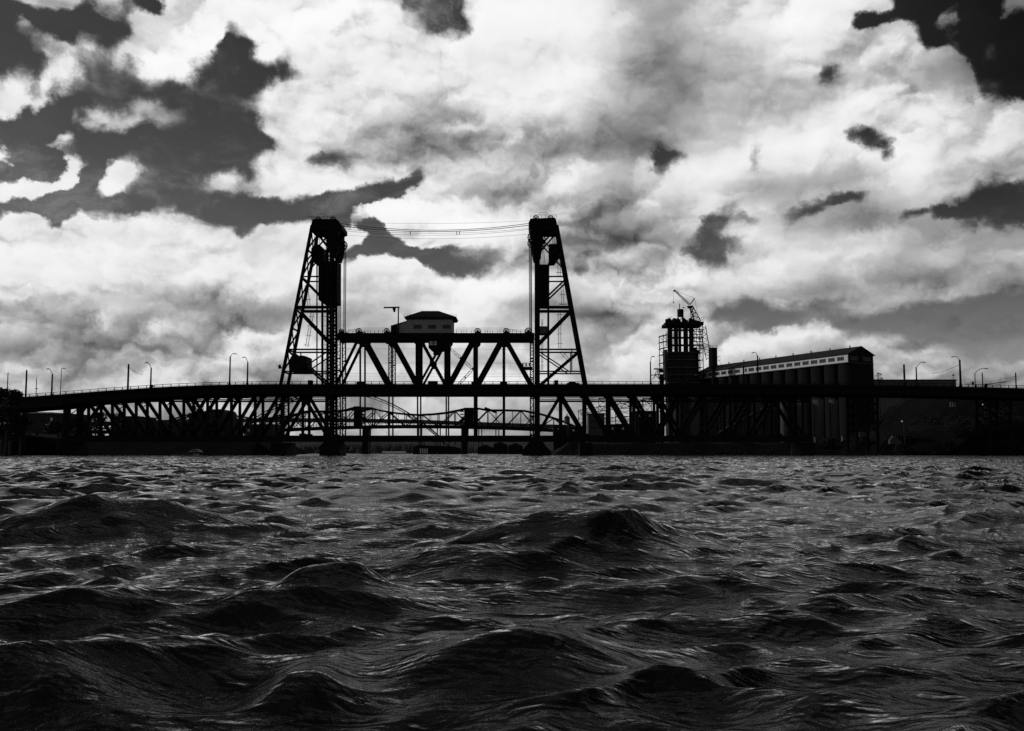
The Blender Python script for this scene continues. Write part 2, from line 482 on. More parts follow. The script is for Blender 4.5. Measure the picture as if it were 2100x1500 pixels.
STEEL = mat('black_painted_steel', 0.004, 0.7, 0.04, 0.6, 1.2)
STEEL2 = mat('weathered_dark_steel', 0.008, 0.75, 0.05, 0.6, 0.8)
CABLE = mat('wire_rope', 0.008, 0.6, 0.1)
CONC = mat('darkened_concrete', 0.003, 0.85, 0.1, 0.5, 0.6, 0.05)  # shade put into the base colour: darkened so sunlit pier faces stay near black
CONC2 = mat('grey_concrete', 0.05, 0.85, 0.1, 0.5, 0.25, 0.05, stretch=(1, 1, .2))
SILO = mat('vignetted_silo_concrete', 0.0075, 0.9, 0.05, 0.7, 0.5, 0.02, stretch=(1, 1, .12))  # vignette darkening put into the base colour; vertical streaks are the concrete's own
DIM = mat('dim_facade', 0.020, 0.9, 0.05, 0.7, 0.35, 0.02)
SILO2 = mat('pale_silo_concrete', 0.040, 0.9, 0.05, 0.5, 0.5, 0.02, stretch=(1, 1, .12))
WHITE = mat('white_paint', 0.62, 0.6, 0.2, 0.15, 1.0)
WALLG = mat('grey_painted_boards', 0.14, 0.7, 0.15, 0.15, 0.7)
PALE = mat('pale_weathered_paint', 0.36, 0.7, 0.15, 0.3, 0.5)
ROOF = mat('dark_roofing', 0.012, 0.8, 0.05, 0.4, 1.0)
GLASS = mat('dark_window_glass', 0.008, 0.35, 0.12, 0.1, 1.0)
DARKB = mat('dark_brick', 0.018, 0.9, 0.05, 0.7, 0.4)
BARK = mat('bark', 0.02, 0.9, 0.05, 0.4, 3.0)
LEAF = mat('dark_foliage', 0.012, 0.8, 0.05, 0.8, 0.6)
LEAF2 = mat('distant_conifer_foliage', 0.022, 0.8, 0.05, 0.6, 0.05)
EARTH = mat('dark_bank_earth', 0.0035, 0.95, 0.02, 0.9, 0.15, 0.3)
HILL = mat('far_hill', 0.028, 0.95, 0.02, 0.4, 0.01)
ASPH = mat('asphalt', 0.05, 0.9, 0.05, 0.3, 2.0)
FARM = mat('far_concrete', 0.045, 0.9, 0.05, 0.2, 0.1)

# ================================================================== object helpers


class MB:
    """collects simple solids, then links them as ONE mesh object"""

    def __init__(self):
        self.v = []
        self.f = []

    def add(self, vs, fs):
        o = len(self.v)
        self.v += [tuple(v) for v in vs]
        self.f += [tuple(i + o for i in f) for f in fs]
        return self

    def box(self, x0, x1, y0, y1, z0, z1):
        vs = [(x, y, z) for z in (z0, z1) for y in (y0, y1) for x in (x0, x1)]
        return self.add(vs, [(0, 2, 3, 1), (4, 5, 7, 6), (0, 1, 5, 4), (2, 6, 7, 3), (0, 4, 6, 2), (1, 3, 7, 5)])

    def beam(self, p, q, w, d, up=(0, 1, 0)):
        """bar from p to q; d across 'up' direction, w across the other"""
        p, q = Vector(p), Vector(q)
        ax = (q - p)
        if ax.length < 1e-6:
            return self
        ax.normalize()
        u = Vector(up)
        s = ax.cross(u)
        if s.length < 1e-4:
            s = ax.cross(Vector((1, 0, 0)))
        s.normalize()
        t = s.cross(ax).normalized()
        vs = []
        for e in (p, q):
            for a, b in ((-1, -1), (1, -1), (1, 1), (-1, 1)):
                vs.append(e + s * (a * w / 2) + t * (b * d / 2))
        return self.add(vs, [(3, 2, 1, 0), (4, 5, 6, 7), (0, 1, 5, 4), (1, 2, 6, 5), (2, 3, 7, 6), (3, 0, 4, 7)])

    def cyl(self, p, q, r0, r1=None, n=10, cap=True):
        r1 = r0 if r1 is None else r1
        p, q = Vector(p), Vector(q)
        ax = (q - p).normalized()
        s = ax.cross(Vector((0, 1, 0)))
        if s.length < 1e-3:
            s = ax.cross(Vector((1, 0, 0)))
        s.normalize()
        t = ax.cross(s)
        vs = []
        for e, r in ((p, r0), (q, r1)):
            for k in range(n):
                a = 2 * math.pi * k / n
                vs.append(e + s * (r * math.cos(a)) + t * (r * math.sin(a)))
        fs = [(k, (k + 1) % n, n + (k + 1) % n, n + k) for k in range(n)]
        if cap:
            fs += [tuple(range(n - 1, -1, -1)), tuple(range(n, 2 * n))]
        return self.add(vs, fs)

    def tube(self, pts, r, n=6):
        for a, b in zip(pts[:-1], pts[1:]):
            self.cyl(a, b, r, r, n)
        return self

    def prism(self, poly, y0, y1):
        """outline [(x,z)] extruded from y0 to y1"""
        n = len(poly)
        ar = sum(poly[i][0] * poly[(i + 1) % n][1] - poly[(i + 1) % n][0] * poly[i][1] for i in range(n))
        if ar < 0:
            poly = poly[::-1]
        vs = [(x, y0, z) for x, z in poly] + [(x, y1, z) for x, z in poly]
        fs = [tuple(range(n)), tuple(range(2 * n - 1, n - 1, -1))]
        fs += [(k, n + k, n + (k + 1) % n, (k + 1) % n) for k in range(n)]
        return self.add(vs, fs)

    def mesh(self, name, m):
        me = bpy.data.meshes.new(name)
        me.from_pydata(self.v, [], self.f)
        me.materials.append(m)
        return me

    def build(self, name, m, parent=None, label=None, smooth=False, kind=None):
        me = self.mesh(name, m)
        if smooth:
            me.polygons.foreach_set('use_smooth', [True] * len(me.polygons))
            try:
                me.set_sharp_from_angle(angle=R(40))
            except Exception:
                pass
        return put(name, me, parent, label, kind)


def put(name, me, parent=None, label=None, kind=None, loc=None):
    o = bpy.data.objects.new(name, me)
    C.objects.link(o)
    if parent is not None:
        o.parent = parent
        # world coordinates in the mesh: undo the parent's offset
        off = Vector((0, 0, 0))
        p = parent
        while p is not None:
            off += Vector(p.location)
            p = p.parent
        o.location = (Vector(loc) if loc is not None else Vector((0, 0, 0))) - off
    elif loc is not None:
        o.location = loc
    if label:
        o['label'] = label
    if kind:
        o['kind'] = kind
    return o


def thing(name, label, cat, base=(0, 0, 0), group=None):
    o = bpy.data.objects.new(name, None)
    o.empty_display_size = 1
    C.objects.link(o)
    o.location = base
    o['label'] = label
    o['category'] = cat
    if group:
        o['group'] = group
    return o


def tag(o, label, cat, group=None):
    o['label'] = label
    o['category'] = cat
    if group:
        o['group'] = group
    return o


def copy_thing(src, loc, label, group=None):
    """a copy of a thing, of its parts and of their sub-parts"""
    r = src.copy()
    C.objects.link(r)
    r.location = loc
    r['label'] = label
    if group:
        r['group'] = group
    for ch in list(src.children):
        c = ch.copy()
        C.objects.link(c)
        c.parent = r
        for g in list(ch.children):
            d = g.copy()
            C.objects.link(d)
            d.parent = c
    return r


# ================================================================== water
def build_water():
    rng = np.random.default_rng(11)
    # rings: even in the picture near by, always finer than the waves they carry
    r = [0.3, 0.8, 1.3]
    while r[-1] < 2200:
        q = r[-1]
        px_ = q * q / (CAM_H * F)
        r.append(q + min(max(px_ * 1.8, 0.004), 0.085 + 0.0046 * q) if q < 320 else q * 1.035)
    r = np.array(r + [2900, 4200, 7000, 14000])
    azd = np.arange(-33.5, 34.0, 0.072)
    aout = np.linspace(34.5, 360 - 34.0, 90)
    az = np.radians(np.concatenate([azd, aout]))
    nr, na = len(r), len(az)
    RR, AA = np.meshgrid(r, az, indexing='ij')
    X = RR * np.sin(AA)
    Y = RR * np.cos(AA)
    dr = np.gradient(r)[:, None] + 0 * AA
    da = (np.append(np.diff(az), 0.06)[None, :]) * RR
    H = np.zeros_like(X)
    DX = np.zeros_like(X)
    DY = np.zeros_like(X)
    # wind sea: short crested, running towards the camera and to the right
    N = 150
    lam = 0.16 * (5.2 / 0.16) ** (np.arange(N) / (N - 1))
    th = R(-78) + rng.normal(0, 0.52, N)          # direction of travel
    amp = 0.0074 * lam ** 0.95 * rng.uniform(0.6, 1.3, N)
    amp *= np.interp(np.log(lam), np.log([0.16, 0.3, 0.6, 1.0, 1.8, 3.0, 5.2]), [0.85, 1.1, 1.55, 1.3, 0.8, 0.5, 0.28])
    ph = rng.uniform(0, 2 * np.pi, N)
    sr = np.abs(np.sin(AA))
    cr = np.abs(np.cos(AA))
    for i in range(N):
        k = 2 * np.pi / lam[i]
        kx, ky = k * math.cos(th[i]), k * math.sin(th[i])
        # samples per wave along the ring spacing
        kr = np.abs(kx * np.sin(AA) + ky * np.cos(AA))
        ka = np.abs(kx * np.cos(AA) - ky * np.sin(AA))
        step = np.maximum(kr * dr, ka * da)
        w = np.clip((2.4 - step) / 0.9, 0, 1)
        rows = np.where(w.max(axis=1) > 0)[0]
        if len(rows) == 0:
            continue
        sl = slice(rows[0], rows[-1] + 1)
        q = kx * X[sl] + ky * Y[sl] + ph[i]
        a = amp[i] * w[sl]
        if lam[i] > 0.45:       # calmer between the big lumps close by
            a = a * (1 - (0.74 if lam[i] > 0.9 else 0.40) * np.clip(((20 if lam[i] > 0.9 else 12) - RR[sl]) / 9, 0, 1))
        H[sl] += a * np.cos(q)
        sn = np.sin(q) * a * 0.80
        DX[sl] -= sn * math.cos(th[i])
        DY[sl] -= sn * math.sin(th[i])

    # the big lumps of water in the foreground: photo x of the crest, photo y of the foot, height, half length, half depth, slant
    for px, yb, hc, wl, wd, sl_ in WAVES:
        d = CAM_H * F / (yb - 930.0)
        x0 = (px - CX) / F * d
        t = (X - x0)
        s = (Y - d) - sl_ * t
        along = 1 / (1 + np.abs(t / (wl * 0.95)) ** 2.7)
        front = s / wd
        prof = np.where(front < 0, np.exp(-(np.sqrt((front * 1.3) ** 2 + .03) - .17) ** 1.15), np.exp(-(np.sqrt((front * 0.7) ** 2 + .03) - .17) ** 1.2))
        H += hc * along * prof
    calm = 1 - 0.25 * np.clip((RR - 40) / 200, 0, 1)
    H *= calm
    far = np.clip((900 - RR) / 500, 0, 1)
    H *= far
    co = np.empty((nr * na, 3), np.float32)
    co[:, 0] = (X + DX * far).ravel()
    co[:, 1] = (Y + DY * far).ravel()
    co[:, 2] = H.ravel()
    i = np.arange(nr - 1)[:, None] * na
    j = np.arange(na)[None, :]
    jn = (j + 1) % na
    q = np.stack([i + j, i + jn, i + na + jn, i + na + j], axis=-1).reshape(-1, 4)
    q = q[:, ::-1]
    me = bpy.data.meshes.new('water')
    me.vertices.add(len(co))
    me.vertices.foreach_set('co', co.ravel())
    me.loops.add(q.size)
    me.loops.foreach_set('vertex_index', q.ravel().astype(np.int32))
    me.polygons.add(len(q))
    me.polygons.foreach_set('loop_start', np.arange(0, q.size, 4, dtype=np.int32))
    me.polygons.foreach_set('loop_total', np.full(len(q), 4, np.int32))
    me.polygons.foreach_set('use_smooth', np.ones(len(q), bool))
    me.update()
    if me.polygons[len(q) // 2].normal.z < 0:
        me.flip_normals()
    m = bpy.data.materials.new('river_water')
    m.use_nodes = True
    nt = NT(m.node_tree)
    m.node_tree.nodes.clear()
    out = nt.new('ShaderNodeOutputMaterial')
    geo = nt.new('ShaderNodeNewGeometry')
    pos = geo.outputs['Position']

    def scaled(v, rot=0.0):
        mp = nt.new('ShaderNodeMapping')
        mp.inputs['Scale'].default_value = v
        mp.inputs['Rotation'].default_value = (0, 0, rot)
        nt.link(pos, mp.inputs['Vector'])
        return mp.outputs[0]
    # ripples: streaks drawn out along the crests, small capillaries, and a broader chop that the mesh is too coarse for far away
    a = nt.noise(scaled((1.0, 2.6, 1.0), 0.25), 2.6, 3, 0.55, dist=0.6)
    b = nt.noise(scaled((1.0, 2.3, 1.0), -0.35), 8.0, 4, 0.6, dist=0.7)
    c = nt.noise(scaled((1.0, 2.2, 1.0), 0.1), 30.0, 3, 0.6, dist=0.5)
    b.noise_type = 'RIDGED_MULTIFRACTAL'; b.normalize = True
    ln = nt.new('ShaderNodeVectorMath'); ln.operation = 'LENGTH'; nt.link(pos, ln.inputs[0])
    dist = ln.outputs['Value']
    fa = nt.smooth(dist, 4, 16, 0.046, 0.010)
    fb = nt.smooth(dist, 3, 16, 0.012, 0.0)
    fc = nt.smooth(dist, 3, 25, 0.0035, 0.0)
    d = nt.noise(scaled((1.0, 1.5, 1.0), 0.15), 1.1, 2, 0.55, dist=0.3)
    fd = nt.smooth(dist, 10, 90, 0.03, 0.26)
    h = nt.m('MULTIPLY', a.outputs['Fac'], fa)
    h = nt.m('MULTIPLY_ADD', d.outputs['Fac'], fd, h)
    h = nt.m('MULTIPLY_ADD', b.outputs['Fac'], fb, h)
    h = nt.m('MULTIPLY_ADD', c.outputs['Fac'], fc, h)
    bp = nt.new('ShaderNodeBump')
    bp.inputs['Strength'].default_value = 1.0
    bp.inputs['Distance'].default_value = 1.0
    nt.link(h, bp.inputs['Height'])
    fr = nt.new('ShaderNodeFresnel')
    fr.inputs['IOR'].default_value = 1.17
    nt.link(bp.outputs[0], fr.inputs['Normal'])
    gl = nt.new('ShaderNodeBsdfGlossy')
    gl.inputs['Color'].default_value = (WATER_REFL,) * 3 + (1,)
    gl.inputs['Roughness'].default_value = 0.06
    nt.link(bp.outputs[0], gl.inputs['Normal'])
    df = nt.new('ShaderNodeBsdfDiffuse')
    df.inputs['Color'].default_value = (0.004, 0.004, 0.004, 1)
    mx = nt.new('ShaderNodeMixShader')
    nt.link(fr.outputs[0], mx.inputs[0])
    nt.link(df.outputs[0], mx.inputs[1])
    nt.link(gl.outputs[0], mx.inputs[2])
    nt.link(mx.outputs[0], out.inputs['Surface'])
    me.materials.append(m)
    o = bpy.data.objects.new('water', me)
    C.objects.link(o)
    o['kind'] = 'structure'
    o['label'] = 'dark choppy river water with sharp little crests'


WATER_REFL = 0.88
WAVES = [  # px, foot y, height, half length, half depth, slant
    (1185, 1135, 0.35, 0.78, 0.44, 0.10), (240, 1092, 0.31, 0.95, 0.45, 0.03), (1010, 1180, 0.12, 0.45, 0.30, 0.25), (690, 1245, 0.19, 0.30, 0.22, 0.05),
    (1010, 1415, 0.20, 0.42, 0.30, -0.12), (625, 1465, 0.13, 0.13, 0.16, 0.0), (820, 1025, 0.24, 1.30, 0.9, 0.02),
    (900, 1080, 0.16, 0.70, 0.5, 0.05), (260, 1390, 0.15, 0.34, 0.22, 0.05), (60, 1480, 0.16, 0.40, 0.25, 0.0), (1560, 1210, 0.07, 0.9, 0.30, 0.30),
    (1760, 1260, 0.05, 0.6, 0.25, 0.1), (2010, 1075, 0.15, 0.8, 0.6, 0.0), (90, 1270, 0.10, 0.55, 0.3, 0.0), (1900, 1500, 0.08, 0.7, 0.3, 0.3),
    (900, 1180, 0.10, 0.5, 0.3, -0.1)]
build_water()


# ================================================================== the lift bridge
YN, YF = 291.0, 299.6         # near and far truss planes
YM = (YN + YF) / 2
PX = YN / F                   # metres per photo pixel in the near plane


def N(px, py):
    return P(px, py, YN)


def to_far(p):
    return Vector((p[0], YF, p[2]))


def member(root, name, p, q, w, d=0.5, both=True, m=STEEL, label=None):
    """one truss member in the near plane and its twin in the far plane"""
    o = MB().beam(p, q, w * PX, d, (0, 1, 0)).build(name, m, root, label)
    if both:
        MB().beam(to_far(p), to_far(q), w * PX, d, (0, 1, 0)).build(name, m, root)
    return o


def laced(root, name, p, q, w, step=1.3, flange=0.34, d=0.5, planes=(None,), m=STEEL, axis=(0, 1, 0), bar=0.16):
    """a built-up member: two flanges joined by zigzag lacing bars"""
    p, q = Vector(p), Vector(q)
    ax = (q - p)
    L = ax.length
    ax.normalize()
    s = ax.cross(Vector(axis)).normalized()
    mb = MB()
    hw = w * PX / 2 - flange / 2
    for sg in (-1, 1):
        mb.beam(p + s * sg * hw, q + s * sg * hw, flange, d, axis)
    n = max(2, int(L / step))
    for i in range(n):
        a = p + ax * (L * i / n) + s * (hw if i % 2 else -hw)
        b = p + ax * (L * (i + 1) / n) + s * (-hw if i % 2 else hw)
        mb.beam(a, b, bar, d * 0.6, axis)
    n = max(2, int(L / 6))
    for i in range(n + 1):      # tie plates
        c = p + ax * (L * i / n)
        mb.beam(c - s * hw, c + s * hw, 0.45, d * 0.7, axis)
    return mb.build(name, m, root)


def both_laced(root, name, p, q, w, **k):
    laced(root, name, p, q, w, **k)
    laced(root, name, to_far(p), to_far(q), w, **k)


def gusset(root, px, py, w, h, both=True):
    hw, hh = w / 2, h / 2
    pts = [(px - hw, py + hh * .2), (px - hw * .6, py + hh), (px + hw * .6, py + hh), (px + hw, py + hh * .2), (px + hw, py - hh), (px - hw, py - hh)]
    pts = [(N(x, y)[0], N(x, y)[2]) for x, y in pts]
    MB().prism(pts, YN - 0.30, YN + 0.30).build('gusset_plate', STEEL, root)
    if both:
        MB().prism(pts, YF - 0.30, YF + 0.30).build('gusset_plate', STEEL, root)


# upper deck: height of its top edge over the photo x, measured at the near fascia
DECK = [(-400, 860), (-150, 836), (0, 820.5), (40, 816.5), (80, 813.8), (125, 810.5), (200, 804.5), (300, 797.5), (350, 794.6), (400, 792.5), (450, 791), (500, 790), (560, 789.5),
        (680, 789.5), (1100, 789.5), (1400, 789.5), (1700, 790.5), (1850, 792.5), (1960, 794.5), (2100, 798), (2300, 804), (2600, 815)]
YD = 286.6     # near edge of the upper deck
YD2 = 304.0


def deck_y(x):
    return float(np.interp(x, [d[0] for d in DECK], [d[1] for d in DECK]))


def deck_pt(x, up=0.0, Y=YD):
    """point above the deck edge, up in photo pixels; keeps the true height at other distances"""
    p = P(x, deck_y(x) - up, YD)
    return Vector((p[0] * (Y / YD) if Y != YD else p[0], Y, p[2]))


def strip(name, root, xs, t0, t1, y0, y1, m):
    """solid following the deck line: between t0 and t1 pixels above it, from depth y0 to y1"""
    top = [deck_pt(x, t1) for x in xs]
    bot = [deck_pt(x, t0) for x in xs]
    mb = MB()
    n = len(xs)
    vs = []
    for a, b in zip(top, bot):
        vs += [(a[0], y0, a[2]), (a[0], y1, a[2]), (b[0], y1, b[2]), (b[0], y0, b[2])]
    fs = []
    for i in range(n - 1):
        o = 4 * i
        for k in range(4):
            fs.append((o + k, o + (k + 1) % 4, o + 4 + (k + 1) % 4, o + 4 + k))
    fs += [(3, 2, 1, 0), (4 * n - 4, 4 * n - 3, 4 * n - 2, 4 * n - 1)]
    mb.add(vs, fs)
    return mb.build(name, m, root)


def span_xs(a, b):
    xs = [a] + [d[0] for d in DECK if a < d[0] < b] + [b]
    return xs


POST_ME = MB().box(-.09, .09, -.09, .09, 0, 1.12).mesh('railing_post', STEEL)


def railing(root, x0, x1, start=None, step=16.6, Y=YD, h=6.6):
    xs = span_xs(x0, x1)
    for t, w in ((h, 0.16), (h * .45, 0.10)):
        mb = MB()
        pts = [deck_pt(x, t, YD) for x in xs]
        pts = [Vector((p[0], Y + 0.12, p[2])) for p in pts]
        for a, b in zip(pts[:-1], pts[1:]):
            mb.beam(a, b, w, 0.1)
        mb.build('top_rail' if t == h else 'middle_rail', STEEL, root)
    x = x0 + (step / 2 if start is None else start)
    while x < x1:
        p = deck_pt(x, 0)
        put('railing_post', POST_ME, root, loc=(p[0], Y + 0.12, p[2]))
        x += step


def deck_parts(root, x0, x1, girder=18.5, gm=STEEL, rail=True):
    xs = span_xs(x0, x1)
    strip('deck_slab', root, xs, -4.5, 0, YD + 0.25, YD2, STEEL)
    strip('kerb', root, xs, -2.0, 1.6, YD, YD + 0.25, STEEL)
    strip('fascia_girder', root, xs, -girder, -4.6, YD + 0.9, YD + 1.3, gm)
    strip('fascia_girder', root, xs, -girder, -4.6, YD2 - 1.3, YD2 - 0.9, gm)
    # floor beams across
    p0, p1 = deck_pt(x0)[0], deck_pt(x1)[0]
    x = x0 + 12
    while x < x1 - 6:
        p = deck_pt(x, -4.6)
        q = deck_pt(x, -girder + 3)
        MB().box(p[0] - .2, p[0] + .2, YD + 1.32, YD2 - 1.32, q[2], p[2] - .01).build('floor_beam', STEEL, root)
        x += 24.5
    if rail:
        railing(root, x0, x1)
        railing(root, x0, x1, start=5.0, Y=YD2 - 0.5)


# lower (railway) deck
def low_deck(root, x0, x1, y0=893.5, y1=906.5):
    a, b, c = P(x0, y0, YN - 1.2), P(x1, y0, YN - 1.2), P(x0, y1, YN - 1.2)
    h1, h0 = a[2], c[2]
    MB().box(a[0], b[0], YN - 1.0, YN - 0.6, h0, h1).build('bottom_girder', STEEL, root)
    MB().box(a[0], b[0], YF + 0.6, YF + 1.0, h0 + .1, h1 - .1).build('bottom_girder', STEEL, root)
    MB().box(a[0], b[0], YN - 0.59, YF + 0.59, h1 - 0.9, h1 - 0.35).build('railway_deck', STEEL2, root)
    x = x0 + 10
    while x < x1:
        X = P(x, 0, YN)[0]
        MB().box(X - .25, X + .25, YN - 0.58, YF + 0.58, h0 + .15, h1 - 0.91).build('floor_beam', STEEL2, root)
        x += 24.5
    mb = MB()
    for yy in (YM - 2.6, YM - 1.1, YM + 1.1, YM + 2.6):
        mb.box(a[0], b[0], yy - .05, yy + .05, h1 - .349, h1 - .19)
    mb.build('railway_track', STEEL2, root)


YB = 893.0      # photo y of the lower nodes
YT = 808.0      # photo y of the upper nodes of the fixed spans (level part)


def yt(x):
    return max(808.0, float(np.interp(x, [d[0] for d in DECK], [d[1] for d in DECK])) + 18.0)



def truss_side(root, nodes, diags, wide=(), post_w=5.6, diag_w=6.8):
    for i, x in enumerate(nodes):
        ytop = yt(x)
        if i in wide:
            both_laced(root, 'post', N(x, ytop), N(x, YB + 4), 14.5, flange=0.62, step=1.0, d=0.7)
        else:
            member(root, 'post', N(x, ytop), N(x, YB + 4), post_w)
        gusset(root, x, ytop + 1, 17, 12)
        gusset(root, x, YB + 1, 14, 9)
    for a, b, kind in diags:
        # kind '\\' from upper a to lower b, '/' from lower a to upper b
        if kind == '\\':
            p, q = N(nodes[a], yt(nodes[a]) + 2), N(nodes[b], YB)
        else:
            p, q = N(nodes[a], YB), N(nodes[b], yt(nodes[b]) + 2)
        member(root, 'diagonal', p, q, diag_w)


def make_fixed_span(nodes, diags, x0, x1, wide, name, label, girder=18.5):
    base = P((x0 + x1) / 2, YB, YM)
    root = thing(name, label, 'bridge span', base)
    deck_parts(root, x0, x1, girder)
    low_deck(root, x0, x1)
    cx = [x0] + list(nodes[1:-1]) + [x1]
    for xa, xb in zip(cx[:-1], cx[1:]):
        p, q = N(xa, yt(xa)), N(xb, yt(xb))
        for Y in (YN, YF):
            MB().beam((p[0], Y, p[2]), (q[0], Y, q[2]), 6.5 * PX, .7).build('top_chord', STEEL, root)
    truss_side(root, nodes, diags, wide)
    # service pipes and hangers under the roadway
    for yy, Y in ((816.5, YN + 2.2), (820.0, YN + 2.2), (823.5, YF - 1.0)):
        a, b = P(max(x0, 300) + 3, yy, Y), P(x1 - 3, yy, Y)
        MB().cyl(a, (b[0], Y, a[2]), 0.16 if yy < 822 else 0.3, n=8).build('service_pipe', STEEL, root)
    # sway bracing between the two trusses at each node
    for x in nodes:
        a, b = N(x, yt(x) + 8), N(x, yt(x) + 20)
        MB().beam((a[0], YN, a[2]), (a[0], YF, a[2]), 0.3, .3, (1, 0, 0)).build('sway_strut', STEEL, root)
        mb = MB()
        mb.beam((a[0], YN, a[2]), (a[0], YM, b[2]), 0.22, .22, (1, 0, 0))
        mb.beam((a[0], YF, a[2]), (a[0], YM, b[2]), 0.22, .22, (1, 0, 0))
        mb.build('sway_brace', STEEL, root)
    return root


LN = [133 + 48.8 * i for i in range(12)]          # 133 ... 669.8
ld = [(0, 1, '/')] + [(i, i + 1, '\\') for i in range(1, 6)] + [(5, 6, '/')] + [(i, i + 1, '/') for i in range(6, 10)] + [(10, 11, '\\')]
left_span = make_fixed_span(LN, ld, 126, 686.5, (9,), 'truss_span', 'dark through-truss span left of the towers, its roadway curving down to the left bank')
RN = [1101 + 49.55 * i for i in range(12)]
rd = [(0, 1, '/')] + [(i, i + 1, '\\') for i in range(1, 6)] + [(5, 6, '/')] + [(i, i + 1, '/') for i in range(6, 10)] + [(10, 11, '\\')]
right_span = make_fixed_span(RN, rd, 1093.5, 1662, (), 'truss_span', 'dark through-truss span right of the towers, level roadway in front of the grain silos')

# ------------------------------------------------------------------ approach viaducts
va = thing('approach_viaduct', 'plate girder approach at the far left behind the bank tree', 'viaduct', P(60, 890, YM))
deck_parts(va, -380, 125, 22, STEEL2)
for x in (141, 20, -120, -260):
    for Y in (YN, YF):
        a = N(x, 845)
        MB().box(a[0] - .5, a[0] + .5, Y - .5, Y + .5, 0.5, a[2] + 2.2).build('column', STEEL, va)
vb = thing('approach_viaduct', 'long girder approach on steel towers at the right, over the bushy bank', 'viaduct', P(1900, 890, YM))
deck_parts(vb, 1662.5, 2560, 17.5, STEEL)
for x in (1757, 1799, 2030, 2072, 2300):
    for Y in (YN, YF):
        a, b = N(x, 811), N(x, 886)
        MB().beam((a[0], Y, a[2] + .6), (b[0], Y, 1.0), 5.5 * PX, .7).build('tower_leg', STEEL, vb)
for x in (1757, 2030):
    for Y in (YN, YF):
        for ya, yb in ((811, 829), (829, 848), (848, 866), (866, 884)):
            a, b = N(x, ya), N(x + 42, yb)
            MB().beam((a[0], Y, a[2]), (b[0], Y, b[2]), .35, .3).build('cross_brace', STEEL, vb)
            MB().beam((a[0], Y - .01, b[2]), (b[0], Y - .01, a[2]), .35, .3).build('cross_brace', STEEL, vb)
            MB().beam((a[0], Y, b[2]), (b[0], Y, b[2]), .3, .3).build('strut', STEEL, vb)

# ------------------------------------------------------------------ lift span
base = P(888, YB, YM)
lift = thing('lift_span', 'raised-tower lift span between the two towers, carrying the operator house', 'bridge span', base)
LX = [680 + 58.8 * i for i in range(8)]
LT0, LT1 = 683.5, 697.0
LTM = (LT0 + LT1) / 2
a, b, c = N(689, LT0), N(1096, LT0), N(689, LT1)
for Y in (YN, YF):
    MB().box(a[0], b[0], Y - .5, Y + .5, c[2], a[2]).build('top_chord', STEEL, lift)
deck_parts(lift, 687.0, 1093.0, 18.5)
low_deck(lift, 690.5, 1090.5)
for i, x in enumerate(LX):
    if i in (0, 7):
        xx = 694.5 if i == 0 else 1091.0
        both_laced(lift, 'end_post', N(xx, LT1), N(xx, 893), 9.0, flange=.36, step=1.1)
        continue
    if i == 2:
        both_laced(lift, 'post', N(x + 2.5, LT1), N(x + 2.5, 792), 7.5, flange=.3, step=0.8)
    else:
        member(lift, 'post', N(x, LT1), N(x, 792), {1: 3.4, 3: 8.5, 4: 8.5, 5: 7.0, 6: 4.5}[i])
    member(lift, 'hanger', N(x, 792), N(x, 895), {5: 5.2, 6: 4.2}.get(i, 2.9))
    gusset(lift, x, LT1 + 2, 24 if i in (1, 6) else 18, 14)
    gusset(lift, x, 788, 15, 9)
for a_, b_, k, w in ((0, 1, '/', 5.6), (1, 2, '\\', 8.5), (2, 3, '\\', 8.0), (3, 4, '\\', 4.6), (3, 4, '/', 4.6), (4, 5, '/', 6.0), (5, 6, '/', 8.0), (6, 7, '\\', 8.0)):
    xa, xb = LX[a_], LX[b_]
    if a_ == 0:
        xa = 686
    if b_ == 7:
        xb = 1093
    if k == '\\':
        p, q = N(xa + 4, LT1 - 2), N(xb - 1, 794)
    else:
        p, q = N(xa + 1, 794), N(xb - 4, LT1 - 2)
    member(lift, 'diagonal', p, q, w)
gusset(lift, (LX[3] + LX[4]) / 2, 746, 9, 13)
# machinery along the top chord
for x, r in ((736, 6.2), (793, 6.2), (979.5, 6.2), (1038, 6.2), (1083.5, 7.2), (700, 5.0)):
    for Y in (YN, YF):
        c = P(x, 679.5, YN)
        rr = r * PX
        mb = MB()
        k = 20
        for i in range(k):
            a0, a1 = 2 * math.pi * i / k, 2 * math.pi * (i + 1) / k
            mb.beam((c[0] + rr * .9 * math.cos(a0), Y, c[2] + rr * .9 * math.sin(a0)), (c[0] + rr * .9 * math.cos(a1), Y, c[2] + rr * .9 * math.sin(a1)), rr * .24, .35)
        for i in range(7):
            a0 = math.pi * i / 7 + .2
            mb.beam((c[0] - rr * .85 * math.cos(a0), Y, c[2] - rr * .85 * math.sin(a0)), (c[0] + rr * .85 * math.cos(a0), Y, c[2] + rr * .85 * math.sin(a0)), rr * .10, .2)
        mb.cyl((c[0], Y - .3, c[2]), (c[0], Y + .3, c[2]), rr * .28, n=10)
        mb.build('rope_sheave', STEEL, lift)
        MB().prism([(c[0] - rr * 1.2, N(x, LT0)[2]), (c[0] + rr * 1.6, N(x, LT0)[2]), (c[0] + rr * .3, c[2]), (c[0] - rr * .3, c[2])], Y + .2, Y + .55).build('sheave_bracket', STEEL, lift)
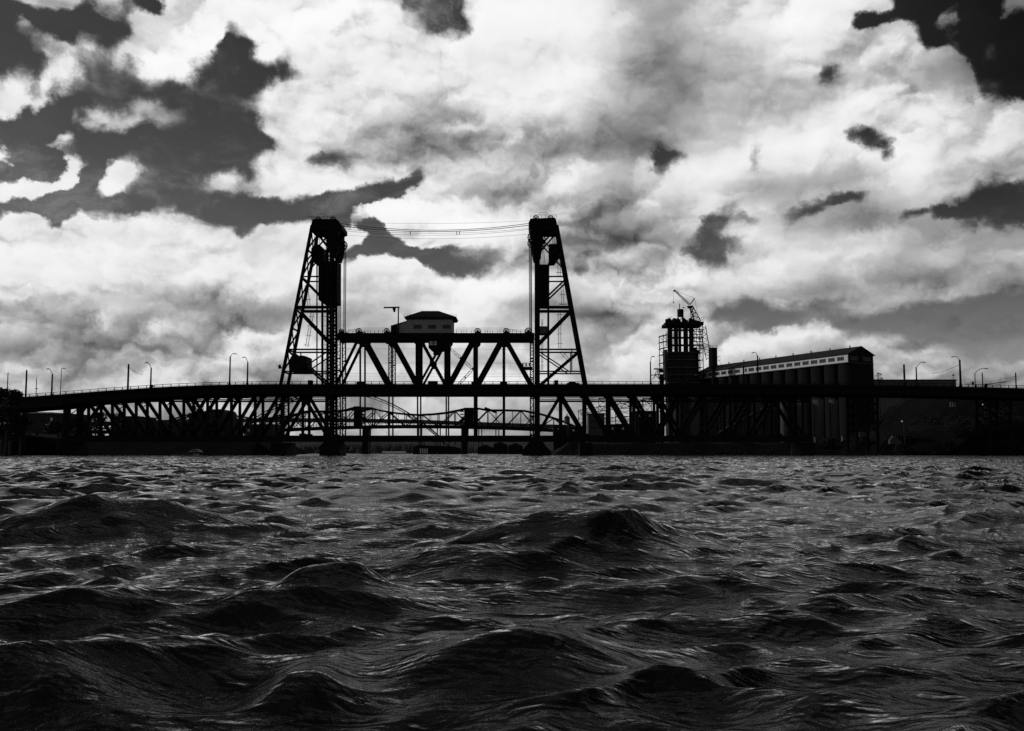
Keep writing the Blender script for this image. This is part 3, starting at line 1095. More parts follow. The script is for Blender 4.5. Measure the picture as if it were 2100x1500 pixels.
# parapet rail on the chord
h0, h1 = N(700, LT0)[2], N(700, LT0 - 6.3)[2]
for xa, xb in ((700, 810), (940, 1090)):
    for hh, w in ((h1, .09), (h0 + (h1 - h0) * .5, .07)):
        for Y in (YN - .3, YF + .3):
            MB().beam((N(xa, 0)[0], Y, hh), (N(xb, 0)[0], Y, hh), w, .08).build('hand_rail', STEEL, lift)
    x = xa
    while x <= xb:
        X = N(x, 0)[0]
        jj = random.uniform(-.2, .25)
        MB().box(X - .06, X + .06, YN - .34, YN - .26, h0, h1 + jj).build('rail_post', STEEL, lift)
        x += random.choice((6, 8, 10, 5))
    mb = MB()
    for _ in range(14):
        x = random.uniform(xa + 2, xb - 2)
        X = N(x, 0)[0]
        s_ = random.uniform(.15, .5)
        mb.box(X - s_, X + s_, YM - .5, YM + .4, h0 - .5, h0 + random.uniform(.2, .6))
    mb.build('drive_machinery', STEEL, lift)
for x in (736, 1038):
    o = 1 if x == 736 else -1
    ropes = [N(x, 673.2), N(x + o * 190, 673.2)] if x == 736 else [N(x, 673.2), N(936, 673.2)]
    if x == 736:
        ropes[1] = N(812, 673.2)
    MB().tube(ropes, .05, 5).build('operating_rope', CABLE, lift)
    MB().tube([N(x, 673.2), N(x - o * 32, 682.5)], .05, 5).build('operating_rope', CABLE, lift)
# top lateral bracing
for i in range(1, 7):
    x0_, x1_ = LX[i], LX[i] + 2
    a = N(LX[i], LTM)
    MB().box(a[0] - .25, a[0] + .25, YN + .51, YF - .51, a[2] - .5, a[2] + .5).build('portal_strut', STEEL, lift)
# motor cabin under the chord
cab = [N(878, 697.2), N(921, 697.2), N(921, 713), N(917, 717), N(883, 717), N(878, 713)]
MB().prism([(p[0], p[2]) for p in cab], YN + 1.0, YF - 1.0).build('machinery_cabin', STEEL, lift)
for x in (881.2, 889.6):
    for y in (699.8, 704.6):
        p0, p1 = P(x, y, YN + .95), P(x + 6.2, y + 3.6, YN + .95)
        MB().box(p0[0], p1[0], YN + .93, YN + .99, p1[2], p0[2]).build('cabin_window', PALE, lift)
MB().box(N(893, 0)[0], N(905, 0)[0], YN + 2, YN + 5, N(0, 726)[2], N(0, 717.1)[2]).build('machinery_cabin', STEEL, lift)
# zigzag stair
laced(lift, 'stair_flight', P(919, 712, YN + 2), P(970, 757, YN + 2), 5.5, step=.8, flange=.12, bar=.08)
laced(lift, 'stair_flight', P(970, 757, YN + 2.6), P(938, 792, YN + 2.6), 5.5, step=.8, flange=.12, bar=.08)
# power lines strung through the span
for y in (715.7, 744.5, 766.5, 771.5):
    a, b = P(700, y, YF + .8), P(1088, y + 1, YF + .8)
    MB().tube([a, b], .03, 4).build('signal_wire', CABLE, lift)
# platform at the right end post
pl = N(1071, 752)
MB().box(pl[0], N(1092, 0)[0], YN - 1, YN - .55, N(0, 760)[2], N(0, 753)[2]).build('platform', STEEL, lift)
laced(lift, 'platform_rail', P(1072, 748, YN - .9), P(1086, 748, YN - .9), 7, step=.7, flange=.08, bar=.07, d=.1)
MB().box(N(693, 0)[0], N(712, 0)[0], YN - 1, YN - .55, N(0, 762)[2], N(0, 759)[2]).build('platform', STEEL, lift)
for x0_, x1_ in ((876, 895),):
    a, b = deck_pt(x0_, 9.5), deck_pt(x1_, 1)
    MB().box(a[0], b[0], YD + 3, YD + 4.5, b[2] - .3, a[2]).build('equipment_box', STEEL2, lift)

# ------------------------------------------------------------------ operator house
zf, ztop = N(0, LT0)[2] + .02, N(0, 653)[2]
hx0, hx1 = P(840.6, 0, YN + .4)[0], P(931.8, 0, YN + .4)[0]
hY0, hY1 = YN + .4, YF - .6
house = thing('operator_house', 'grey operator house with dark hipped roof on the middle of the lift span', 'control house', ((hx0 + hx1) / 2, (hY0 + hY1) / 2, zf))
wl = MB()
wl.box(hx0, hx1, hY0, hY0 + .2, zf, ztop)
wl.box(hx0, hx1, hY1 - .2, hY1, zf, ztop)
wl.box(hx0, hx0 + .2, hY0 + .2, hY1 - .2, zf, ztop)
wl.box(hx1 - .2, hx1, hY0 + .2, hY1 - .2, zf, ztop)
wl.build('wall', WALLG, house)
for k in range(9):    # board joints
    z = zf + (ztop - zf) * (k + 1) / 10
    MB().box(hx0 - .01, hx1 + .01, hY0 - .035, hY0 - .002, z - .02, z + .02).build('board_joint', WALLG, house)
for x0_, x1_ in ((848.7, 864.3), (878.3, 894.2), (907.5, 923.3)):
    a, b = P(x0_, 666.5, hY0), P(x1_, 674.7, hY0)
    w_ = MB()
    w_.box(a[0] - .08, b[0] + .08, hY0 - .10, hY0 - .04, b[2] - .10, b[2])
    w_.box(a[0] - .08, b[0] + .08, hY0 - .10, hY0 - .04, a[2], a[2] + .08)
    w_.box(a[0] - .08, a[0], hY0 - .10, hY0 - .04, b[2], a[2])
    w_.box(b[0], b[0] + .08, hY0 - .10, hY0 - .04, b[2], a[2])
    wo = w_.build('window', WALLG, house)
    for k in range(4):
        dx = (b[0] - a[0]) / 4
        MB().box(a[0] + k * dx + .05, a[0] + (k + 1) * dx - .05, hY0 - .06, hY0 - .036, b[2] + .03, a[2] - .03).build('pane', GLASS, wo)
# roof: deep eaves, hipped
ez = N(0, 650.5)[2]
e0, e1 = P(834.7, 0, hY0 - 1)[0], P(939.5, 0, hY0 - 1)[0]
r0, r1 = P(871, 0, YM)[0], P(904.5, 0, YM)[0]
rz = P(0, 638.2, YM)[2]
ym = (hY0 + hY1) / 2
rf = MB()
rf.add([(e0, hY0 - .9, ez), (e1, hY0 - .9, ez), (e1, hY1 + .9, ez), (e0, hY1 + .9, ez), (r0, ym, rz), (r1, ym, rz),
        (e0 + .5, hY0 - .4, ez - .75), (e1 - .5, hY0 - .4, ez - .75), (e1 - .5, hY1 + .4, ez - .75), (e0 + .5, hY1 + .4, ez - .75)],
       [(0, 1, 5, 4), (1, 2, 5), (2, 3, 4, 5), (3, 0, 4), (1, 0, 6, 7), (2, 1, 7, 8), (3, 2, 8, 9), (0, 3, 9, 6), (6, 9, 8, 7)])
rf.build('roof', ROOF, house)
MB().box(hx0 - .1, hx1 + .1, hY0 - .15, hY1 + .15, ztop + .01, ez - .76).build('eave_band', ROOF, house)
mb = MB()
for i in range(9):
    X = e0 + (e1 - e0) * i / 8
    if i in (0, 1, 7, 8):
        mb.box(X - .04, X + .04, hY0 - .8, hY0 - .72, ez, ez + .95)
for X0, X1 in ((e0, e0 + (e1 - e0) / 8), (e1 - (e1 - e0) / 8, e1)):
    mb.beam((X0, hY0 - .76, ez + .92), (X1, hY0 - .76, ez + .92), .06, .06)
    mb.beam((X0, hY0 - .76, ez + .5), (X1, hY0 - .76, ez + .5), .05, .05)
mb.build('roof_rail', STEEL, house)
# lean-to on the left
lp = [(P(815, 0, hY0)[0], zf), (hx0 - .01, zf), (hx0 - .01, P(0, 660, hY0)[2]), (P(815, 0, hY0)[0], P(0, 667.8, hY0)[2])]
MB().prism(lp, hY0 + .1, hY1 - 2).build('lean_to_wall', WALLG, house)
lp2 = [(P(813, 0, hY0)[0], P(0, 668.3, hY0)[2]), (hx0 - .02, P(0, 659.8, hY0)[2]), (hx0 - .02, P(0, 658.6, hY0)[2]), (P(813, 0, hY0)[0], P(0, 667.0, hY0)[2])]
MB().prism(lp2, hY0 - .2, hY1 - 1.7).build('lean_to_roof', ROOF, house)
# ------------------------------------------------------------------ davit crane
cb = P(816.5, LT0, YN - .4)
crane = thing('davit_crane', 'black davit crane with a flat arm, standing at the left end of the operator house', 'crane', cb)
t = P(816.5, 631, YN - .4)
MB().cyl((cb[0], cb[1], cb[2]), (cb[0], cb[1], t[2]), .24, .2, 10).build('mast', STEEL, crane)
MB().box(P(810, 0, YN)[0], P(821.5, 0, YN)[0], YN - .9, YN - .1, cb[2], P(0, 668, YN)[2]).build('pedestal', STEEL, crane)
a, b = P(787, 631.3, YN - .4), P(819.3, 630.6, YN - .4)
MB().beam(a, b, .42, .4).build('jib', STEEL, crane)
MB().prism([(P(812, 0, YN)[0], P(0, 632, YN)[2]), (P(819, 0, YN)[0], P(0, 632, YN)[2]), (P(818, 0, YN)[0], P(0, 641, YN)[2]), (P(815, 0, YN)[0], P(0, 641, YN)[2])], YN - .6, YN - .2).build('bracket', STEEL, crane)


# ------------------------------------------------------------------ towers
def big_sheave(root, cx, cy, r, Y):
    c = P(cx, cy, YN)
    rr = r * PX
    mb = MB()
    k = 26
    for i in range(k):
        a0, a1 = 2 * math.pi * i / k, 2 * math.pi * (i + 1) / k
        mb.beam((c[0] + rr * .93 * math.cos(a0), Y, c[2] + rr * .93 * math.sin(a0)), (c[0] + rr * .93 * math.cos(a1), Y, c[2] + rr * .93 * math.sin(a1)), rr * .15, .5)
    for i in range(8):
        a0 = math.pi * i / 8
        mb.beam((c[0] - rr * .9 * math.cos(a0), Y, c[2] - rr * .9 * math.sin(a0)), (c[0] + rr * .9 * math.cos(a0), Y, c[2] + rr * .9 * math.sin(a0)), rr * .15, .3)
    mb.cyl((c[0], Y - .35, c[2]), (c[0], Y + .35, c[2]), rr * .55, n=14)
    mb.build('lifting_sheave', STEEL, root)


def tower(sg, label, vx, leg_w, back_top, back_bot, head, cwx, guide, laced_leg):
    """sg: +1 the back leg leans to the left, -1 to the right"""
    root = thing('bridge_tower', label, 'bridge tower', P(vx, YB, YM))

    def bx(y):
        return back_top[0] + (back_bot[0] - back_top[0]) * (y - back_top[1]) / (back_bot[1] - back_top[1])
    # legs
    if laced_leg:
        both_laced(root, 'front_leg', N(vx, 470), N(vx, 896), leg_w, flange=.74, step=1.2, d=.9, bar=.3)
    else:
        member(root, 'front_leg', N(vx, 470), N(vx, 896), leg_w, .9)
    p, q = N(bx(462), 462), N(bx(790), 790)
    member(root, 'back_leg', p, q, 6.4, .6)
    # legs go on down to the pier truss
    # cross bracing between the near and the far back leg
    ys = [470, 512, 569, 630, 673, 717, 763]
    for i in range(len(ys) - 1):
        a, b = N(bx(ys[i]), ys[i]), N(bx(ys[i + 1]), ys[i + 1])
        am, bm = to_far(a), to_far(b)
        laced(root, 'portal_brace', a, bm, 3.4, step=.9, flange=.14, bar=.1, d=.3, axis=(1, 0, 0))
        laced(root, 'portal_brace', am, b, 3.4, step=.9, flange=.14, bar=.1, d=.3, axis=(1, 0, 0))
        MB().beam(b, bm, .5, .4, (1, 0, 0)).build('portal_strut', STEEL, root)
        fa, fb = N(vx, ys[i]), N(vx, ys[i + 1])
        if i in (2, 4):
            MB().beam(fb, to_far(fb), .5, .4, (1, 0, 0)).build('portal_strut', STEEL, root)
    # horizontals
    for y, w in ((567.5, 2.6), (630.5, 6.0), (717, 3.2), (762, 2.6)):
        member(root, 'strut', N(bx(y), y), N(vx, y), w)
    # diagonals
    for (xa, ya), (xb, yb), w in (((bx(569), 571), (vx, 628), 3.4), ((bx(630), 634), (vx, 706), 4.2), ((bx(717), 719), (vx - sg * 2, 792), 4.2), ((bx(464), 466), (vx, 512), 3.2),
                                  ((bx(540), 540), (vx, 480), 2.4)):
        member(root, 'diagonal', N(xa, ya), N(xb, yb), w)
    member(root, 'diagonal', N(vx, 719), N(bx(762) + sg * 30, 762), 2.2)
    member(root, 'post', N(bx(717) - sg * -16, 719) if sg < 0 else N(bx(719) + 14, 719), N(bx(719) + sg * 14 if sg > 0 else bx(717) - 16, 762), 2.0)
    # thin guide posts of the counterweight
    for g in guide:
        member(root, 'guide_post', N(g, 540), N(g, 790), 3.2 if sg < 0 else 2.4, .3)
    # head house
    hx, hy, hw, hb = head
    pts = [(hx - hw, hy + 3), (hx - hw + 2, hy), (hx + hw - 2, hy), (hx + hw, hy + 4), (hx + hw + (2 if sg < 0 else 5), hy + 14), (hx + hw + (2 if sg < 0 else 5), hy + 21),
           (hx + hw, hb), (hx - hw - (5 if sg < 0 else 1), hb), (hx - hw - (5 if sg < 0 else 1), hy + 12)]
    if sg < 0:
        pts = [(hx - hw - 4, hy + 10), (hx - hw, hy + 2), (hx + hw - 3, hy), (hx + hw, hy + 3), (hx + hw + 4, hb - 2), (hx + hw + 2, hb), (hx - hw + 2, hb), (hx - hw - 3, hy + 20)]
    else:
        pts = [(hx - hw, hy + 2), (hx - hw + 2, hy), (hx + hw - 4, hy), (hx + hw + 2, hy + 6), (hx + hw + 6, hy + 12), (hx + hw + 6, hy + 20), (hx + hw - 2, hb), (hx - hw - 4, hb), (hx - hw - 4, hb - 3)]
    MB().prism([(N(x, y)[0], N(x, y)[2]) for x, y in pts], YN - .6, YF + .6).build('machinery_house', STEEL, root)
    hz = N(0, hy)[2]
    X0, X1 = N(hx - hw, 0)[0], N(hx + hw, 0)[0]
    for Y in (YN - .5, YF + .5):
        mb = MB()
        for i in range(8):
            X = X0 + (X1 - X0) * i / 7
            mb.box(X - .045, X + .045, Y - .04, Y + .04, hz - .3, hz + .95)
        mb.beam((X0, Y, hz + .93), (X1, Y, hz + .93), .08, .08)
        mb.beam((X0, Y, hz + .5), (X1, Y, hz + .5), .05, .05)
        Xm0, Xm1 = X0 + (X1 - X0) * .36, X0 + (X1 - X0) * .64
        for X in (Xm0, Xm1):
            mb.box(X - .05, X + .05, Y - .04, Y + .04, hz + .9, hz + 1.75)
        mb.beam((Xm0, Y, hz + 1.72), (Xm1, Y, hz + 1.72), .09, .09)
        mb.build('roof_rail', STEEL, root)
    for dx in (-15, 15):
        for Y in (YN, YF):
            c = N(hx + dx, hy + 1)
            rr = 6.6 * PX
            mb = MB()
            for i in range(18):
                a0, a1 = 2 * math.pi * i / 18, 2 * math.pi * (i + 1) / 18
                mb.beam((c[0] + rr * .9 * math.cos(a0), Y, c[2] + rr * .9 * math.sin(a0)), (c[0] + rr * .9 * math.cos(a1), Y, c[2] + rr * .9 * math.sin(a1)), rr * .22, .35)
            for i in range(6):
                a0 = math.pi * i / 6
                mb.beam((c[0] - rr * .85 * math.cos(a0), Y, c[2] - rr * .85 * math.sin(a0)), (c[0] + rr * .85 * math.cos(a0), Y, c[2] + rr * .85 * math.sin(a0)), rr * .13, .2)
            mb.build('deflector_sheave', STEEL, root)
    # sheave housing below the head
    sx = vx + 9 if sg > 0 else vx - 1
    hp = [(sx - 11, hb - 1), (sx + 11, hb - 1), (sx + 12, 500), (sx + 8, 520), (sx + 5, 528), (sx - 6, 528), (sx - 9, 516), (sx - 12, 500)]
    MB().prism([(N(x, y)[0], N(x, y)[2]) for x, y in hp], YN - .7, YN + .9).build('sheave_housing', STEEL, root)
    MB().prism([(N(x, y)[0], N(x, y)[2]) for x, y in hp], YF - .9, YF + .7).build('sheave_housing', STEEL, root)
    for Y in (YN + .2, YF - .2):
        big_sheave(root, sx + 7, 492, 11.5, Y)
        big_sheave(root, sx - 8, 487, 11.5, Y)
    # hoist ropes down to the span
    rx = 695.6 if sg > 0 else 1088.3
    for k, dx in enumerate((-2.4, -0.8, 1.0, 2.4)):
        for Y in (YN + .2, YF - .2):
            a, b = N(rx + dx + (1.2 if sg > 0 else -1.0), 492), N(rx + dx, 684)
            MB().tube([(a[0], Y, a[2]), (b[0], Y, b[2])], .10 if k in (1, 3) else .07, 5).build('hoist_rope', CABLE, root)
    # ladder runs
    if sg > 0:
        lads = [((628, 585), (634, 630)), ((641, 640), (629, 712)), ((664, 640), (664, 720)), ((664, 735), (665, 788))]
    else:
        lads = [((1146, 530), (1147, 566)), ((1153, 575), (1154, 626)), ((1147, 636), (1148, 715)), ((1112, 655), (1112, 760)), ((1150, 722), (1166, 738))]
    for (xa, ya), (xb, yb) in lads:
        a, b = P(xa, ya, YM), P(xb, yb, YM)
        mb = MB()
        ax = (b - a)
        L = ax.length
        ax.normalize()
        s_ = Vector((ax[2], 0, -ax[0]))
        hw_ = .42 if not (sg < 0 and xa == 1112) else .2
        for e in (-1, 1):
            mb.beam(a + s_ * e * hw_, b + s_ * e * hw_, .13, .15)
        k = int(L / .45)
        for i in range(k):
            c = a + ax * (L * (i + .5) / k)
            mb.beam(c - s_ * hw_, c + s_ * hw_, .05, .08)
            if i % 7 == 3:
                mb.beam(c - s_ * hw_ * 2.3, c + s_ * hw_ * 2.3, .10, .5)
        mb.build('ladder', STEEL, root)
    # gallery rail on the big strut
    a = P(bx(630) + sg * 6, 622, YM)
    b = P(bx(630) + sg * 26, 622, YM)
    if sg < 0:
        mb = MB()
        for i in range(5):
            X = a[0] + (b[0] - a[0]) * i / 4
            mb.box(X - .04, X + .04, YM - .04, YM + .04, a[2] - 1.1, a[2])
        mb.beam(a, b, .08, .08)
        mb.beam(a - Vector((0, 0, .5)), b - Vector((0, 0, .5)), .06, .06)
        mb.build('gallery_rail', STEEL, root)
    return root, bx


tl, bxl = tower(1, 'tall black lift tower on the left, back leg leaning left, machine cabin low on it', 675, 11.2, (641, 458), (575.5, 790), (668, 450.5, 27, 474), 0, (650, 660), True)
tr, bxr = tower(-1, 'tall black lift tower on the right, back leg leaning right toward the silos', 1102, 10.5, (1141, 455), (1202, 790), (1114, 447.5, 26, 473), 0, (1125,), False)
# cabin low on the left tower
cp = [(592, 762), (592, 738), (597, 731), (606, 729), (621, 729), (628, 731), (629, 762)]
MB().prism([(N(x, y)[0], N(x, y)[2]) for x, y in cp], YN + .8, YF - .8).build('machine_cabin', STEEL2, tl)
cp = [(572.5, 749), (577, 749), (577, 757), (572.5, 757)]
MB().prism([(N(x, y)[0], N(x, y)[2]) for x, y in cp], YN - 1.0, YN - .4).build('signal_lamp', STEEL2, tl)
MB().beam(P(576, 753, YN - .7), P(584, 761, YN - .7), .3, .3).build('lamp_bracket', STEEL2, tl)
for sgn, x0_, rt in ((1, 1107, tr),):
    a, b = P(x0_, 668, YN - .7), P(1123, 683, YN - .7)
    MB().box(a[0], b[0], YN + .8, YN + 2.0, b[2], a[2]).build('gauge_board', CONC2, rt)
    MB().box(a[0] - .2, b[0] + .2, YN + .5, YN + 2.2, b[2] - .5, b[2] - .02).build('platform', STEEL, rt)
# equipment on the roadway at the tower feet
for x0_, x1_, rt in ((628, 637, tl), (1137, 1145.5, tr)):
    a, b = deck_pt(x0_, 10.5), deck_pt(x1_, 0)
    MB().box(a[0], b[0], YD + 2.0, YD + 3.4, b[2], a[2]).build('control_box', STEEL2, rt)

# ------------------------------------------------------------------ counterweights
for label, poly, Y0, Y1, nm in (
        ('long black main counterweight hanging inside the left tower', [(651, 534), (672, 534), (690, 534), (690, 620), (663, 623), (651, 614)], YN + 1.2, YF - 1.2, 'counterweight'),
        ('long black main counterweight hanging inside the right tower', [(1097, 548), (1104, 541), (1126, 541), (1126, 618), (1124, 621), (1107, 621), (1097, 616)], YN + 1.2, YF - 1.2, 'counterweight'),
        ('small rounded counterweight high against the back leg of the left tower', [(637, 508), (644, 500), (653, 500), (660, 506), (662, 520), (659, 546), (652, 544), (638, 534), (636, 520)], YN + 1.0, YF - 1.0, 'counterweight'),
        ('small tapered counterweight high against the back leg of the right tower', [(1126, 499), (1149, 499), (1151.5, 516), (1146, 524), (1138, 535), (1126, 536)], YN + 1.0, YF - 1.0, 'counterweight')):
    poly = [(N(x, y)[0], N(x, y)[2]) for x, y in poly]
    xm = sum(p[0] for p in poly) / len(poly)
    zt = max(p[1] for p in poly)
    rt = thing(nm, label, 'counterweight', (xm, YM, min(p[1] for p in poly)))
    MB().prism(poly, Y0, Y1).build('block', STEEL, rt)
    for dx in (-1.0, -.4, .4, 1.0):
        MB().tube([(xm + dx, YN + .2, zt - .2), (xm + dx * .6, YN + .2, zt + 4.5)], .08, 5).build('suspension_rope', CABLE, rt)

# ------------------------------------------------------------------ cables between the tower heads
for i, (ya, sag, yb, r, Y, lab) in enumerate((
        (455.5, 4.5, 453, .035, YN, 'thin topmost wire strung between the two tower heads'),
        (457.5, 9.5, 455, .05, YF, 'second wire from the top between the tower heads'),
        (459.0, 14.0, 458, .10, YN, 'thick black cable sagging between the tower heads'),
        (463.0, 12.5, 461, .11, YN + .6, 'thicker black cable just below its twin between the tower heads'),
        (469.5, 9.0, 467, .04, YF, 'thin wire second from the bottom between the tower heads'),
        (472.5, 11.0, 470, .05, YN + .3, 'lowest thin wire between the tower heads'))):
    pts = []
    for k in range(25):
        t = k / 24
        x = 700 + (1088 - 700) * t
        y = ya + (yb - ya) * t + sag * 4 * t * (1 - t)
        p = N(x, y)
        pts.append((p[0], Y, p[2]))
    o = MB().tube(pts, r, 5).build('overhead_cable', CABLE)
    tag(o, lab, 'cable', 'cables between the tower heads')
    if i == 3:
        for x in (841, 936.5, 942):
            a = N(x, 475)
            c = MB().box(a[0] - .1, a[0] + .1, YN + .5, YN + .7, a[2] - .95, a[2] + .2).build('cable_clamp', STEEL, o)

# ------------------------------------------------------------------ piers
for lab, pts in (('dark concrete pier with sloping shoulders under the left tower', [(657, 938), (657, 916), (665, 908), (667, 896), (693, 896), (694, 908), (697, 912), (697, 938)]),
                 ('dark concrete pier spreading at its foot under the right tower', [(1070, 938), (1071, 924), (1078, 916), (1086, 906), (1087, 896), (1112, 896), (1113, 906), (1120, 916), (1130, 926), (1132, 938)]),
                 ('dark concrete pier at the foot of the left truss span, near the moored ship', [(556, 938), (558, 908), (590, 908), (592, 938)]),
                 ('dark concrete pier under the truss span right of the right tower', [(1188, 938), (1190, 908), (1214, 908), (1216, 938)]),
                 ('dark concrete pier at the shoreward end of the right truss span', [(1640, 938), (1642, 908), (1668, 908), (1670, 938)]),
                 ('dark concrete pier at the shoreward end of the left truss span', [(120, 938), (122, 908), (150, 908), (152, 938)])):
    poly = [(N(x, y)[0], N(x, y)[2]) for x, y in pts]
    poly = [(x, -1.0 if z < 0.4 else z) for x, z in poly]
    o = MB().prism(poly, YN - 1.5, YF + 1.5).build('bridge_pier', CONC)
    tag(o, lab, 'bridge pier')


# ================================================================== land
def land(name, label, X0, X1, Y0, Y1, nx, ny, hf, m):
    xs = np.linspace(X0, X1, nx)
    ys = Y0 + (Y1 - Y0) * np.linspace(0, 1, ny) ** 1.8
    rng = np.random.default_rng(5)
    jit = rng.uniform(-1, 1, (ny, nx))
    vs, fs = [], []
    for j, y in enumerate(ys):
        for i, x in enumerate(xs):
            h = hf(x, y)
            vs.append((x, y, h + (0.35 * jit[j, i] if h > 0.3 else 0)))
    for j in range(ny - 1):
        for i in range(nx - 1):
            a = j * nx + i
            fs.append((a, a + 1, a + nx + 1, a + nx))
    me = bpy.data.meshes.new(name)
    me.from_pydata(vs, [], fs)
    me.materials.append(m)
    o = bpy.data.objects.new(name, me)
    C.objects.link(o)
    o['kind'] = 'structure'
    o['label'] = label
    return o


def sst(t):
    t = min(1, max(0, t))
    return t * t * (3 - 2 * t)


def left_h(x, y):
    # a low quay: nearer for small x, its edge running back to the moored ships
    edge_x = -93 - max(0, (y - 330)) * 0.24
    shore = 312 if x > -158 else 312 - min(50, (-158 - x) * 1.2)
    d = min((y - shore), (edge_x - x) * 2.0)
    top = 5.0 + (2.8 if x < -158 else 0) * sst((-158 - x) / 20)
    return -1.5 + (top + 1.5) * sst(d / 6.0) + 0.3 * math.sin(x * .23) * math.sin(y * .11)


def right_h(x, y):
    edge_x = 12 + max(0, (y - 330)) * 0.02
    shore = 316 if x < 110 else 316 - min(34, (x - 110) * 0.8)
    d = min((y - shore), (x - edge_x) * 2.0)
    top = 4.4 + 7.5 * sst((x - 118) / 45) + 14.5 * sst((x - 150 - max(0, y - 400) * .45) / 22) * sst((y - 322) / 40)
    slope = 7.0 + (22 if x > 118 else 0) * sst((x - 118) / 30)
    return -1.5 + (top + 1.5) * sst(d / slope) + 0.5 * math.sin(x * .31 + y * .2) * (1 if d > 3 else 0)


land('riverbank', 'dark low bank on the left running under the truss span', -1400, -88, 255, 2300, 160, 70, left_h, EARTH)
land('embankment', 'dark bushy embankment on the right rising under the viaduct', 8, 1500, 275, 1300, 190, 70, right_h, EARTH)


def far_h(x, y):
    return -1 + 3.0 * sst((y - 1350) / 20)


land('far_bank', 'flat far shore closing the river beyond the bridges', -1700, 1800, 1330, 9500, 24, 14, far_h, EARTH)


def ridge(name, label, Y, x0, x1, prof, m, depth=600):
    mb = MB()
    n = 90
    vs, fs = [], []
    rr = random.Random(3)
    for i in range(n):
        x = x0 + (x1 - x0) * i / (n - 1)
        h = prof(x) * (1 + .04 * rr.uniform(-1, 1))
        vs += [(x, Y, -2), (x, Y + depth * .5, h * .7), (x, Y + depth, h), (x, Y + depth * 2, -2)]
    for i in range(n - 1):
        for k in range(3):
            a = 4 * i + k
            fs.append((a, a + 4, a + 5, a + 1))
    mb.add(vs, fs)
    o = mb.build(name, m, smooth=True, kind='structure')
    o['label'] = label
    return o


ridge('hills', 'low grey wooded hills on the horizon seen beneath the bridge', 4200, -3600, 4200,
      lambda x: 62 + 24 * math.sin(x / 700 + 1.2) + 10 * math.sin(x / 210) + (30 if x < -600 else 0) * sst((-600 - x) / 400), HILL, 700)

# ------------------------------------------------------------------ foliage


def leaves_mesh(name, blobs, n, size, m, seed):
    """leaf clumps: small bent quads scattered through uneven lobes"""
    rng = np.random.default_rng(seed)
    vol = np.array([b[3] * b[4] * b[5] for b in blobs])
    pick = rng.choice(len(blobs), n, p=vol / vol.sum())
    B = np.array(blobs)[pick]
    u = rng.normal(size=(n, 3))
    u /= np.linalg.norm(u, axis=1)[:, None]
    rad = rng.uniform(0.25, 1.08, n) ** 0.6
    p = B[:, :3] + u * rad[:, None] * B[:, 3:6]
    p += rng.normal(size=(n, 3)) * size * .8
    a = rng.normal(size=(n, 3)); a /= np.linalg.norm(a, axis=1)[:, None]
    b = np.cross(a, rng.normal(size=(n, 3))); b /= np.linalg.norm(b, axis=1)[:, None]
    s = size * rng.uniform(.5, 1.3, n)[:, None]
    v = np.stack([p - a * s, p + b * s * .6, p + a * s, p - b * s * .6], axis=1).reshape(-1, 3)
    f = np.arange(4 * n).reshape(-1, 4)
    me = bpy.data.meshes.new(name)
    me.from_pydata(v.tolist(), [], f.tolist())
    me.materials.append(m)
    return me


def tree(x, y, z, h, w, label, seed, leaf=LEAF, n=900, name='tree', group=None, size=None):
    rr = random.Random(seed)
    t = thing(name, label, 'tree' if name == 'tree' else 'bush', (x, y, z), group)
    mb = MB()
    mb.cyl((x, y, z - .5), (x + rr.uniform(-.3, .3), y, z + h * .45), h * .028, h * .016, 7)
    blobs = []
    for k in range(9):
        a = rr.uniform(0, 2 * math.pi)
        hh = rr.uniform(.35, .9)
        rad = w * .5 * math.sin(math.pi * min(.95, hh)) * rr.uniform(.3, .9)
        c = (x + math.cos(a) * rad, y + math.sin(a) * rad, z + h * hh)
        mb.cyl((x, y, z + h * (hh * .45)), c, h * .012, h * .004, 5)
        r_ = w * rr.uniform(.17, .3)
        blobs.append((c[0], c[1], c[2], r_, r_, r_ * .75))
    mb.build('trunk', BARK, t)
    put('crown', leaves_mesh('crown', blobs, n, size or h * .028, leaf, seed), t)
    return t


for i, (px, top, w, Y, lab) in enumerate(((8, 786, 8.5, 268, 'black tree cut by the left edge of the photo, taller of the left pair'),
                                          (26, 797, 7.0, 264, 'black tree beside the left-edge tree, hiding the end of the railing'),
                                          (14, 830, 9.0, 260, 'low black shrub tree at the foot of the left-edge trees'),
                                          (44, 842, 6.5, 262, 'small black shrub tree right of the left-edge trees'))):
    p = P(px, top, Y)
    zb = max(0.4, left_h(p[0], Y) - .2)
    tree(p[0], Y, zb, p[2] - zb, w, lab, 20 + i, n=3600, size=.34, group='trees on the left bank')
for i, (px, top, w, Y) in enumerate(((160, 846, 9, 395), (205, 850, 10, 390), (243, 846, 9, 400), (262, 853, 8, 380), (300, 862, 9, 420), (338, 866, 9, 410), (112, 858, 8, 370))):
    p = P(px, top, Y)
    tree(p[0], Y, 4.8, p[2] - 4.8, w, 'dim leafy tree in the left truss span, ' +
         ('behind its first panel', 'behind its second panel', 'behind its third panel', 'lower one beside the third panel', 'behind its fourth panel', 'low one behind its fifth panel', 'under the left approach')[i],
         50 + i, n=900, size=.5, group='trees behind the left truss span')
rr = random.Random(9)
words = ['under the right end of the truss span', 'below the first lattice tower', 'beside the small lamp on the bank', 'just right of the small bank lamp', 'low on the slope near the white steps', 'on the crest left of the white sign',
         'below the white sign', 'right of the white sign', 'between the sign and the far bank lamp', 'low at the waterline under the sign', 'beneath the far bank lamp', 'right of the far bank lamp', 'near the right edge halfway up', 'at the right edge by the water',
         'on the waterline near the right edge', 'at the foot of the second lattice tower']
